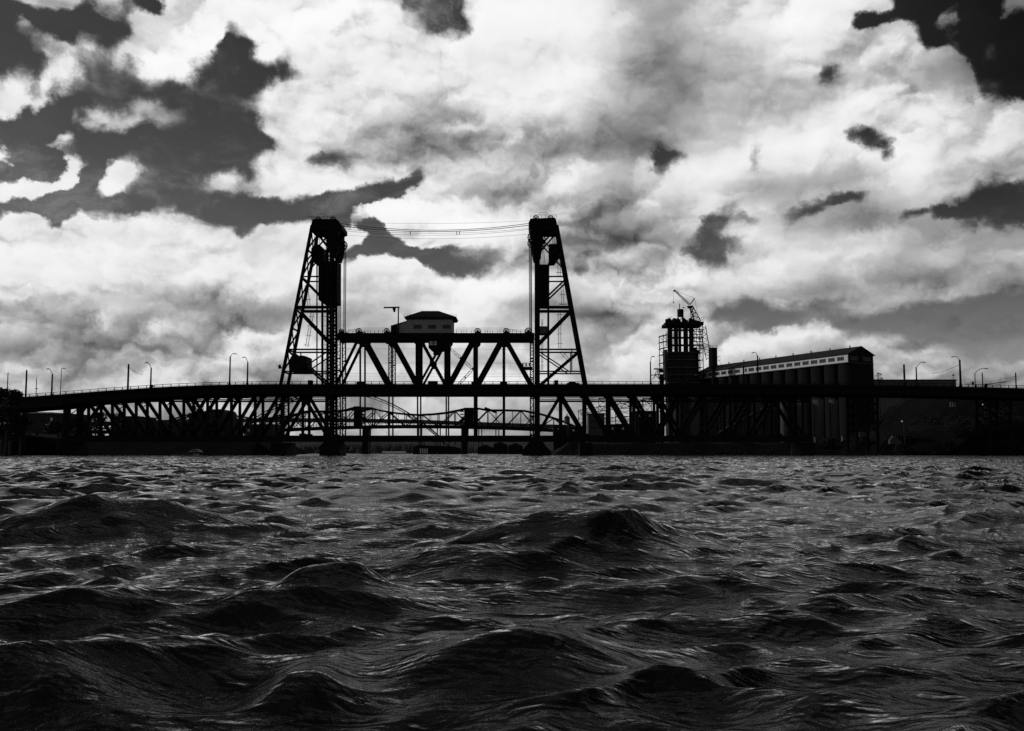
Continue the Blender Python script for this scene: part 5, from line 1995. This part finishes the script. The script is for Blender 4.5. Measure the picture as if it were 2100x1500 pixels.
for i, (x0_, x1_, y0, Y, lab) in enumerate(((1135, 1160, 873, 700, 'low dim warehouse just right of the right tower foot'), (1165, 1200, 876, 660, 'low dim warehouse between the tank and the first gantry'),
                                            (1245, 1300, 872, 600, 'low dim warehouse under the wide lattice gantry'), (1300, 1352, 845, 520, 'tall dim block beside the pale pipes'))):
    a, b = P(x0_, y0, Y), P(x1_, 893, Y)
    o = thing('warehouse', lab, 'building', ((a[0] + b[0]) / 2, Y, 4))
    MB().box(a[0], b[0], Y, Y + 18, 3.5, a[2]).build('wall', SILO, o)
    MB().box(a[0] - .4, b[0] + .4, Y - .5, Y + 18.5, a[2] + .01, a[2] + .6).build('roof', CONC2 if i % 2 else ROOF, o)
    for k in range(int((x1_ - x0_) / 7)):
        p0 = P(x0_ + 2.5 + k * 7, y0 + 5, Y)
        MB().box(p0[0], p0[0] + 1.3, Y - .08, Y - .005, p0[2] - 1.5, p0[2]).build('window', PALE if k % 3 == 1 else GLASS, o)
for i, x in enumerate((1303, 1309.5, 1347)):
    o = thing('vent_pipe', ('pale upright pipe behind the right span, leftmost of three', 'pale upright pipe close beside the leftmost pipe', 'pale upright pipe alone next to the X braced panel')[i], 'pipe', P(x, 890, 500))
    a = P(x, 893, 500)
    MB().cyl((a[0], 500, 4), (a[0], 500, P(x, 826, 500)[2]), .35, n=8).build('pipe', SILO2, o)
    MB().cyl((a[0], 500, P(x, 826, 500)[2]), (a[0], 500, P(x, 823, 500)[2]), .6, n=8).build('pipe_cap', STEEL2, o)
# long pale roof on the right skyline
o = thing('long_warehouse', 'long low grey warehouse on the skyline right of the silos', 'building', P(1880, 890, 900))
a, b = P(1790, 780.3, 900), P(1961, 790, 900)
MB().box(a[0], b[0], 900, 960, 6, a[2]).build('wall', CONC2, o)
MB().box(a[0] - 1, b[0] + 1, 899, 961, a[2] + .01, a[2] + .8).build('roof', STEEL2, o)
for k in range(14):
    x = a[0] + (b[0] - a[0]) * (k + .5) / 14
    MB().box(x - .15, x + .15, 899.7, 899.99, a[2] - 8, a[2] - .2).build('wall_rib', CONC2, o)

# ================================================================== buildings behind the left span
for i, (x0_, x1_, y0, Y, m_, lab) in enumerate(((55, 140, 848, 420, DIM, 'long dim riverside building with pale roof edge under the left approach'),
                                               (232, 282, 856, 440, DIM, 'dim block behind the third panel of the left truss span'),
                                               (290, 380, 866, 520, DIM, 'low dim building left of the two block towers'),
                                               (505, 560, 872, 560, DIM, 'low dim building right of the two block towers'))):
    a, b = P(x0_, y0, Y), P(x1_, 893, Y)
    o = thing('riverside_building', lab, 'building', ((a[0] + b[0]) / 2, Y, 4))
    MB().box(a[0], b[0], Y, Y + 22, 4, a[2]).build('wall', m_, o)
    MB().box(a[0] - .4, (a[0] + (b[0] - a[0]) * .6) if i == 0 else b[0] + .4, Y - .6, Y + 22.5, a[2] + .01, a[2] + .55).build('roof', PALE if i == 0 else CONC2, o)
    for k in range(int((x1_ - x0_) / 9)):
        for r_ in range(2):
            p0 = P(x0_ + 3 + k * 9, y0 + 9 + r_ * 13, Y)
            if (k * 7 + r_ * 3 + i) % 4 != 2:
                MB().box(p0[0], p0[0] + 1.2, Y - .08, Y - .005, p0[2] - 1.3, p0[2]).build('window', GLASS if (k + r_) % 5 else PALE, o)
o = thing('block_tower_building', 'dark building of two unequal blocks behind the left span, right one domed', 'building', P(424, 890, 450))
a, b = P(387, 847, 450), P(414, 893, 450)
MB().box(a[0], b[0], 450, 470, 4, a[2]).build('left_block', DIM, o)
a, b = P(430, 846, 450), P(458.5, 893, 450)
MB().box(a[0], b[0], 449, 470, 4, a[2]).build('right_block', DIM, o)
mb = MB()
pts = [(430, 846), (431, 842.5), (435, 840), (452, 839.5), (457, 842), (458.5, 846)]
mb.prism([(P(x, y - .02, 450)[0], P(x, y - .02, 450)[2]) for x, y in pts], 449, 470).build('curved_roof', ROOF, o)
a, b = P(414, 856, 450), P(430, 893, 450)
MB().box(a[0] + .01, b[0] - .01, 452, 468, 4, a[2]).build('link_block', DIM, o)
a, b = P(458.5, 858, 450), P(474, 893, 450)
MB().box(a[0] + .01, b[0], 452, 468, 4, a[2]).build('side_wing', DIM, o)
for x in (391, 397, 403, 409, 433, 439, 445, 451):
    for y in (853, 862, 871, 880):
        p0 = P(x, y, 449)
        MB().box(p0[0], p0[0] + .9, 448.7 if x > 420 else 449.7, 448.99 if x > 420 else 449.99, p0[2] - 1.2, p0[2]).build('window', CONC2 if (x + y) % 3 == 0 else GLASS, o)
mb = MB()
for x in (401, 404, 412, 416, 432, 436):
    mb.beam(P(x, 847, 455), P(x + random.uniform(-1, 1), 832 + random.uniform(-3, 6), 455), .35, .35)
mb.beam(P(400, 834, 455), P(419, 834, 455), .4, .3)
mb.build('roof_mast', STEEL2, o)
# bits on the left quay
for i, (x, y, w, h) in enumerate(((10, 887, 3, 7), (28, 888, 2.5, 6), (45, 889, 2, 4), (57, 888, 4, 5), (73, 890, 4, 4), (117, 890, 3, 4))):
    a, b = P(x, y - h / 2, 305), P(x + w, y + h / 2, 305)
    o = MB().box(a[0], b[0], 305, 306, left_h(a[0], 305) - .1, a[2]).build('quay_bollard', SILO2)
    tag(o, 'dim post on the left quay, ' + ('leftmost, tallest of six', 'second from the left edge', 'third from the left edge, small', 'fourth from the left edge, broad', 'fifth from the left edge', 'sixth, alone at right')[i], 'post', 'posts on the left quay')

# ================================================================== lamps and poles on the upper deck


def lamp(px, ytop, arm, label, thick=.30, Y=YD + .6, tag_='street lamp', base_y=None, tipdx=None):
    b = deck_pt(px, 0)
    z0 = b[2]
    p = P(px, ytop, YD)
    x = p[0] * Y / YD if Y > YD + 2 else p[0]
    zt = CAM_H + (p[2] - CAM_H) * (Y / YD if Y > YD + 2 else 1)
    t = thing('street_lamp', label, tag_, (x, Y, z0), 'street lamps on the roadway')
    MB().cyl((x, Y, z0 - .2), (x, Y, zt), thick, thick * .72, 8).build('pole', STEEL, t)
    MB().cyl((x, Y, z0 - .1), (x, Y, z0 + .8), thick * 1.5, thick * 1.3, 8).build('base', STEEL, t)
    pts = [Vector((x, Y, zt - .1))]
    q = zt
    for dx, dy in arm:
        pts.append(Vector((x + dx * PX, Y, zt + dy * PX)))
    MB().tube(pts, .09, 6).build('arm', STEEL, t)
    e = pts[-1]
    s_ = 1 if arm[-1][0] > 0 else -1
    MB().prism([(e[0] - .1 * s_, e[2] - .12), (e[0] + .8 * s_, e[2] - .16), (e[0] + .75 * s_, e[2] + .02), (e[0] - .1 * s_, e[2] + .14)], Y - .2, Y + .2).build('lamp_head', STEEL, t)
    return t


AL = [(-2.5, 5), (-5, 9), (-8, 10.4)]
AR = [(3, 5), (5.5, 9), (8, 8.6)]
lamp(105.5, 767, AL, 'street lamp with arm to the left, near the left end of the railing')
lamp(124, 757, [(.5, 1), (3, 1.8)], 'thin tall street lamp with a tiny arm to the right, near the left end', .13)
lamp(308.5, 754, AL, 'street lamp with arm to the left, right of the leaning wire pole')
lamp(471, 731, [(3.5, 4.5), (6, 6.5), (8.5, 5.5)], 'tallest street lamp left of the towers, arm to the right')
lamp(507, 743, [(-2.5, 6), (-4.5, 9.5), (-7, 10.5)], 'street lamp with arm to the left, closest to the left tower')
lamp(1334.5, 742, [(.8, 5), (2, 9), (3.6, 11)], 'street lamp with nearly upright arm left of the head tower', .26)
lamp(1554.5, 729, [(-2.5, 4.5), (-5, 6.3), (-7, 5.8)], 'street lamp in front of the pale gallery, arm to the left', .30)
lamp(1880.5, 753, [(6, 6), (10, 9.5), (15, 10.5)], 'street lamp with long arm to the right, beyond the silos', .28)
l15 = lamp(1970, 738, [(-5, 6), (-8, 7.2), (-12, 6.4)], 'thick street lamp with arm to the left and a wire, at the right', .40)
lamp(2001, 766, [(4, 4.5), (10, 8.5), (16, 10.5), (22, 10)], 'street lamp with long curved arm to the right, near the right edge', .17)


def pole(px, ytop, label, thick=.28, Y=YD + .8, knob=True, wire=None):
    b = deck_pt(px, 0)
    p = P(px, ytop, YD)
    t = thing('catenary_pole', label, 'pole', (p[0], Y, b[2]), 'wire poles on the roadway')
    MB().cyl((p[0], Y, b[2] - .2), (p[0], Y, p[2]), thick, thick * .85, 8).build('shaft', STEEL, t)
    if knob:
        MB().cyl((p[0], Y, p[2]), (p[0], Y, p[2] + .35), thick * .95, thick * .4, 8).build('cap', STEEL, t)
    if wire:
        pts = [P(x, y, YD + .8) for x, y in wire]
        MB().tube(pts, .055, 5).build('span_wire', CABLE, t)
    return t


pole(13.5, 766, 'thin pole rising out of the left-edge tree', .16)
pole(52, 760.5, 'thick bare pole left of the first street lamp', .30)
t = pole(72.5, 777, 'short pole with a cross piece between the first pole and lamp', .13)
a = P(72.5, 797, YD)
MB().box(a[0] - .5, a[0] + .5, YD + .7, YD + .9, a[2] - .15, a[2] + .05).build('cross_piece', STEEL, t)
pole(261.5, 748.5, 'thick pole with a short wire sloping to the right, left span', .34, wire=[(262, 752), (270, 758), (281, 766), (291, 769)])
pole(1526, 752, 'short dark pole in front of the pale gallery, left of its lamp', .30)
pole(1656, 771, 'faint short pole before the silos with a small plate', .12)
pole(1856, 749, 'thick bare pole just right of the silo building', .36)
pole(2017, 766, 'thin bare pole right of the long curved lamp', .20)
pole(2085.5, 766, 'thin pole near the right edge with a drooping wire', .22, wire=[(2085, 768), (2080, 773), (2070, 775.5), (2052, 777), (2050, 781)])
MB().tube([P(x, y, YD + .6) for x, y in ((1969, 748), (1955, 754), (1938, 761), (1924, 765), (1910, 766))], .06, 5).build('span_wire', CABLE, l15)
# barrier gate and signal
t = thing('barrier_gate', 'raised barrier arm on the roadway near the right edge', 'barrier', deck_pt(2025, 0))
a = deck_pt(2025, 0)
MB().box(a[0] - .3, a[0] + .3, YD + .5, YD + 1.1, a[2] - .1, a[2] + 1.5).build('post', STEEL, t)
MB().beam(P(2024, 788.5, YD + .4), P(2064, 783, YD + .4), .22, .15).build('arm', STEEL, t)
t = thing('traffic_signal', 'small traffic signal left of the barrier arm', 'signal', deck_pt(1998, 0))
a = deck_pt(1998, 0)
MB().cyl((a[0], YD + .8, a[2] - .1), (a[0], YD + .8, a[2] + 1.0), .12, n=6).build('post', STEEL, t)
MB().box(a[0] - .28, a[0] + .28, YD + .6, YD + 1.0, a[2] + 1.0, a[2] + 2.0).build('head', STEEL, t)
t = thing('light_mast', 'thin mast with a round top rising from the bank before the long warehouse', 'mast', P(1956, 890, 310))
a = P(1955, 771, 310)
MB().cyl((a[0], 310, right_h(a[0], 310)), (a[0], 310, a[2]), .12, .08, 6).build('shaft', STEEL2, t)
MB().cyl((a[0], 310, a[2]), (a[0], 310, a[2] + .5), .4, .25, 8).build('lamp_ring', STEEL2, t)
o = thing('floodlight', 'small round floodlight on the railing beside the fourth lamp pole', 'floodlight', deck_pt(312, 4))
a = deck_pt(312, 4.5)
MB().cyl((a[0], YD - .2, a[2]), (a[0], YD + .5, a[2]), .5, .35, 10).build('housing', STEEL, o)
MB().beam((a[0], YD + .4, a[2]), (a[0], YD + .4, a[2] - .9), .12, .12).build('bracket', STEEL, o)

# car on the roadway beyond the right tower
ca = deck_pt(1177, 0)
cz = ca[2] + .02
cx_ = ca[0]
car = thing('car', 'dark low car on the roadway just left of the right tower back leg', 'car', (cx_, YD + 5, cz))
body = [(-2.1, .35), (2.1, .35), (2.15, .75), (1.9, .9), (1.0, .98), (.5, 1.42), (-1.0, 1.45), (-1.7, 1.0), (-2.12, .9)]
MB().prism([(cx_ + x, cz + z) for x, z in body], YD + 4.2, YD + 5.9).build('body', STEEL2, car)
MB().prism([(cx_ + x, cz + z) for x, z in ((.85, 1.0), (.45, 1.36), (-.95, 1.38), (-1.45, 1.0))], YD + 4.17, YD + 4.19).build('side_window', GLASS, car)
for dx in (-1.35, 1.35):
    for Y in (YD + 4.25, YD + 5.65):
        MB().cyl((cx_ + dx, Y, cz + .33), (cx_ + dx, Y + .2, cz + .33), .33, n=12).build('wheel', STEEL, car)

def riprap(label, x0, x1, hf, n, seed):
    rr = random.Random(seed)
    mb = MB()
    tries = 0
    while n and tries < 60000:
        tries += 1
        x, y = rr.uniform(x0, x1), rr.uniform(262, 322)
        h = hf(x, y)
        if not -.6 < h < 1.6:
            continue
        r_ = rr.uniform(.25, .95)
        p = [(x + r_ * rr.uniform(.6, 1.1) * math.cos(a), y + r_ * rr.uniform(.6, 1.1) * math.sin(a), max(h, -.3) + r_ * rr.uniform(-.2, .3)) for a in (0, 1.2, 2.5, 3.8, 5.0)]
        mb.add(p + [(x, y, max(h, -.3) + r_ * rr.uniform(.5, .9))], [(0, 1, 5), (1, 2, 5), (2, 3, 5), (3, 4, 5), (4, 0, 5), (4, 3, 2, 1, 0)])
        n -= 1
    o = mb.build('riprap', CONC, kind='stuff')
    o['label'] = label


riprap('dark boulders along the waterline of the left bank', -330, -92, left_h, 900, 3)
riprap('dark boulders along the waterline of the right bank', 12, 240, right_h, 900, 4)

# ================================================================== boats and shore things
def boat_hull(mb, x0, x1, y, w, z0, z1, bow=1):
    n = 9
    vs = []
    for i in range(n):
        t = i / (n - 1)
        x = x0 + (x1 - x0) * t
        u = t if bow > 0 else 1 - t
        hw = w / 2 * (1 - max(0, (u - .55) / .45) ** 2 * .97)
        zz = z1 + (z1 - z0) * .35 * max(0, (u - .5) / .5) ** 2
        vs += [(x, y - hw, zz), (x, y - hw * .75, z0), (x, y + hw * .75, z0), (x, y + hw, zz)]
    fs = [(3, 2, 1, 0), (4 * n - 4, 4 * n - 3, 4 * n - 2, 4 * n - 1)]
    for i in range(n - 1):
        o = 4 * i
        for k in range(4):
            fs.append((o + k, o + (k + 1) % 4, o + 4 + (k + 1) % 4, o + 4 + k))
    mb.add(vs, fs)
    return mb


YBo = 303.0


def bo(px, py):
    return P(px, py, YBo)


by = thing('motor_yacht', 'pale motor yacht with low cabin moored before the dark left bank', 'boat', bo(401, 933))
boat_hull(MB(), bo(381, 0)[0], bo(421, 0)[0], YBo, 2.4, .0, bo(0, 927.5)[2], 1).build('hull', CONC2, by)
MB().prism([(bo(x, y)[0], bo(x, y)[2]) for x, y in ((388, 927.4), (415, 927.4), (410, 923.8), (404, 922), (397, 922), (391, 925))], YBo - .8, YBo + .8).build('cabin', PALE, by)
MB().prism([(bo(x, y)[0], bo(x, y)[2]) for x, y in ((393, 926), (411, 926), (407, 923.9), (396, 923.9))], YBo - .84, YBo - .81).build('cabin_window', GLASS, by)
MB().beam(bo(401, 922), bo(401, 918.5), .1, .1).build('mast', STEEL2, by)
by = thing('dinghy', 'tiny pale dinghy just right of the motor yacht', 'boat', bo(428, 933))
boat_hull(MB(), bo(423, 0)[0], bo(434, 0)[0], YBo, 1.2, .0, bo(0, 931.3)[2], 1).build('hull', PALE, by)

YS = 520.0


def sp(px, py):
    return P(px, py, YS)


sh = thing('moored_ship', 'dark moored ship with boxy superstructure, left of the left pier', 'ship', sp(575, 933))
MB().box(sp(553, 0)[0], sp(597, 0)[0], YS, YS + 12, -.5, sp(0, 928)[2]).build('hull', SILO, sh)
MB().box(sp(566, 0)[0], sp(588, 0)[0], YS + 1, YS + 10, sp(0, 927.9)[2], sp(0, 916)[2]).build('superstructure', SILO2, sh)
MB().box(sp(572, 0)[0], sp(582, 0)[0], YS + 2, YS + 9, sp(0, 915.9)[2], sp(0, 909)[2]).build('bridge_house', SILO, sh)
for x in (570, 595, 558):
    MB().cyl(sp(x, 927.9), sp(x, 903), .3, .2, 6).build('mast', STEEL2, sh)
for k in range(6):
    a = sp(567.5 + 3.5 * k, 919)
    MB().box(a[0], a[0] + .45, YS + .9, YS + .99, a[2] - .5, a[2]).build('porthole', PALE if k % 2 else GLASS, sh)
for (xa, xb, ya, lab) in ((563, 570, 927, 'small white boat at the left foot of the dark moored ship'), (585, 596, 929.5, 'white boat at the right foot of the dark moored ship')):
    t = thing('white_boat', lab, 'boat', P((xa + xb) / 2, 933, 500))
    boat_hull(MB(), P(xa, 0, 500)[0], P(xb, 0, 500)[0], 500, 1.6, 0, P(0, ya + 1.6, 500)[2], 1).build('hull', WHITE, t)
    MB().box(P(xa + 2, 0, 500)[0], P(xb - 3, 0, 500)[0], 499.5, 500.5, P(0, ya + 1.6, 500)[2], P(0, ya, 500)[2]).build('cabin', WHITE, t)
for (xa, xb, ya, yb, Y, lab) in ((597.5, 617, 925.2, 930, 1300, 'long pale flat-roofed shed on the far shore left of the left pier'), (785, 829, 926.3, 929.5, 1300, 'long pale roofed boathouse at the far water edge between the two middle piers')):
    a, b = P(xa, ya, Y), P(xb, yb, Y)
    t = thing('boathouse', lab, 'building', ((a[0] + b[0]) / 2, Y, .5))
    MB().box(a[0], b[0], Y, Y + 10, -.5, b[2] + .4).build('wall', SILO, t)
    MB().box(a[0] - .5, b[0] + .5, Y - .5, Y + 10.5, b[2] + .41, a[2]).build('roof', WHITE if xa > 700 else PALE, t)
    for k in range(9):
        x = a[0] + (b[0] - a[0]) * (k + .2) / 9
        MB().box(x, x + (b[0] - a[0]) / 18, Y - .1, Y - .01, .2, b[2]).build('door', GLASS, t)
Yh = 640.0
hu = thing('cargo_hull', 'dark ship hull with four pale posts, between the two right middle piers', 'ship', P(893, 933, Yh))
pts = [(846, 934), (849, 918), (856, 913), (930, 916), (944, 920), (946, 934)]
MB().prism([(P(x, y, Yh)[0], max(-1, P(x, y, Yh)[2]) if y < 930 else -1) for x, y in pts], Yh, Yh + 16).build('hull', SILO, hu)
for x in (861.5, 866, 870.5, 875):
    a = P(x, 920.5, Yh)
    MB().box(a[0], a[0] + .75, Yh - .4, Yh - .02, P(0, 930, Yh)[2], a[2]).build('fender_post', PALE, hu)
    MB().box(a[0] - .25, a[0], Yh - .4, Yh - .02, a[2] - .5, a[2]).build('fender_bracket', PALE, hu)
for x in (862, 870, 892, 910, 921, 934):
    MB().beam(P(x, 914, Yh + 5), P(x + random.uniform(-2, 2), 904 + random.uniform(-2, 3), Yh + 5), .6, .5).build('derrick_post', STEEL2, hu)
MB().beam(P(905, 905, Yh + 5), P(925, 918, Yh + 5), .7, .5).build('derrick_boom', STEEL2, hu)
ds = thing('dockside_plant', 'dark cluster of sheds and masts at the water edge left of the right pier', 'building', P(1030, 933, 660))
for x0_, x1_, y0 in ((980, 1010, 918), (1012, 1040, 912), (1042, 1072, 915)):
    a, b = P(x0_, y0, 660), P(x1_, 934, 660)
    MB().box(a[0], b[0], 660, 680, -.5, a[2]).build('shed', SILO, ds)
    MB().add([(a[0], 659.9, a[2] + .01), (b[0], 659.9, a[2] + .01), (b[0], 680, a[2] + .01), (a[0], 680, a[2] + .01), ((a[0] + b[0]) / 2, 659.9, a[2] + 2.2), ((a[0] + b[0]) / 2, 680, a[2] + 2.2)],
             [(0, 1, 4), (3, 5, 2), (0, 4, 5, 3), (1, 2, 5, 4), (0, 3, 2, 1)]).build('roof', ROOF, ds)
for x in (965, 968, 972, 990, 1000, 1018, 1033):
    MB().beam(P(x, 930, 655), P(x, 908 + random.uniform(-2, 7), 655), .6, .4).build('mooring_post', CONC2 if x < 975 else STEEL2, ds)
# lamps and sign on the right bank
for px, ytop, Y, lab in ((1850, 863, 305, 'small bank lamp with white shade, left of the two'), (2015.5, 829, 318, 'small bank lamp with white shade, right one below the viaduct')):
    a = P(px + 3.5, ytop + 3, Y)
    t = thing('bank_lamp', lab, 'lamp', (a[0], Y, max(.5, right_h(a[0], Y))))
    MB().cyl((a[0], Y, right_h(a[0], Y) - .5), (a[0], Y, a[2]), .10, .08, 6).build('post', SILO2, t)
    b = P(px, ytop, Y)
    MB().tube([a, (a[0] - .2, Y, b[2]), (b[0], Y, b[2])], .06, 5).build('arm', SILO2, t)
    MB().cyl((b[0], Y, b[2] - .45), (b[0], Y, b[2] + .1), .32, .08, 10).build('shade', WHITE, t)
t = thing('channel_sign', 'pair of small pale signboards on a post under the right viaduct', 'sign', P(1954, 860, 306))
for x0_, x1_ in ((1948, 1950.5), (1953, 1960)):
    a, b = P(x0_, 826, 306), P(x1_, 835, 306)
    MB().box(a[0], b[0], 306, 306.1, b[2], a[2]).build('signboard', PALE, t)
    for k in range(3):
        zz = b[2] + (a[2] - b[2]) * (k + .3) / 3
        MB().box(a[0] + .1, b[0] - .1, 305.96, 305.99, zz, zz + .18).build('sign_line', STEEL2, t)
MB().beam(P(1951.5, 826, 306.3), P(1951.5, 868, 306.3), .18, .18).build('post', STEEL2, t)
t = thing('concrete_steps', 'faint pale block and railing at the water side of the right bank', 'steps', P(1835, 900, 300))
a, b = P(1826, 894, 300), P(1846, 905, 300)
for k in range(3):
    MB().box(a[0] + k * .8, b[0] - k * .3, 300 + k * .8, 302 + k * .8, b[2] - 1.0 + k * .6, b[2] + (k + 1) * .6).build('step', SILO2, t)
mb = MB()
for k in range(8):
    x = a[0] + k * 1.0
    mb.box(x, x + .06, 301, 301.06, a[2] - .2, a[2] + 1.1)
mb.beam((a[0], 301, a[2] + 1.1), (a[0] + 7, 301, a[2] + 1.1), .07, .07)
mb.build('railing', SILO2, t)
t = thing('quay_wall', 'pale low wall on the bank at the end of the right truss span', 'wall', P(1785, 890, 340))
a, b = P(1762, 881.5, 340), P(1810, 887.5, 340)
MB().box(a[0], b[0], 340, 341, b[2] - 2.5, a[2]).build('wall', CONC2, t)
for k in range(3):
    t = thing('parked_truck', ('pale parked truck below the viaduct, leftmost of three', 'dark parked truck below the viaduct, middle of three', 'pale parked truck below the viaduct, rightmost of three')[k], 'truck', P(1675 + 28 * k, 888, 345))
    a = P(1672 + 28 * k, 890, 345)
    m_ = (SILO2, SILO, CONC2)[k]
    z = right_h(a[0], 345)
    MB().box(a[0], a[0] + 2.9, 345, 346.9, z + .6, z + 2.6).build('box_body', m_, t)
    MB().box(a[0] + 3.0, a[0] + 4.3, 345.1, 346.8, z + .5, z + 1.9).build('cab', m_, t)
    for dx in (.6, 3.4):
        for Y in (344.95, 346.6):
            MB().cyl((a[0] + dx, Y, z + .4), (a[0] + dx, Y + .3, z + .4), .4, n=10).build('wheel', STEEL, t)
# sapling on the corner of the silo building
p = P(1803, 783, 400)
t = thing('sapling', 'scraggly sapling at the right corner of the silo building', 'tree', (p[0], 400, right_h(p[0], 400)))
mb = MB()
mb.cyl((p[0], 400, right_h(p[0], 400) - .3), (p[0] - .2, 400, p[2]), .35, .12, 7)
bl = []
rr = random.Random(4)
for k in range(9):
    c = P(1803 + rr.uniform(-5, 6), 763 + rr.uniform(2, 16), 400)
    mb.cyl((p[0] - .2, 400, p[2] - 1.5), c, .08, .03, 5)
    bl.append((c[0], 400, c[2], .45, .45, .4))
mb.build('trunk', BARK, t)
put('crown', leaves_mesh('crown', bl, 260, .18, LEAF, 5), t)
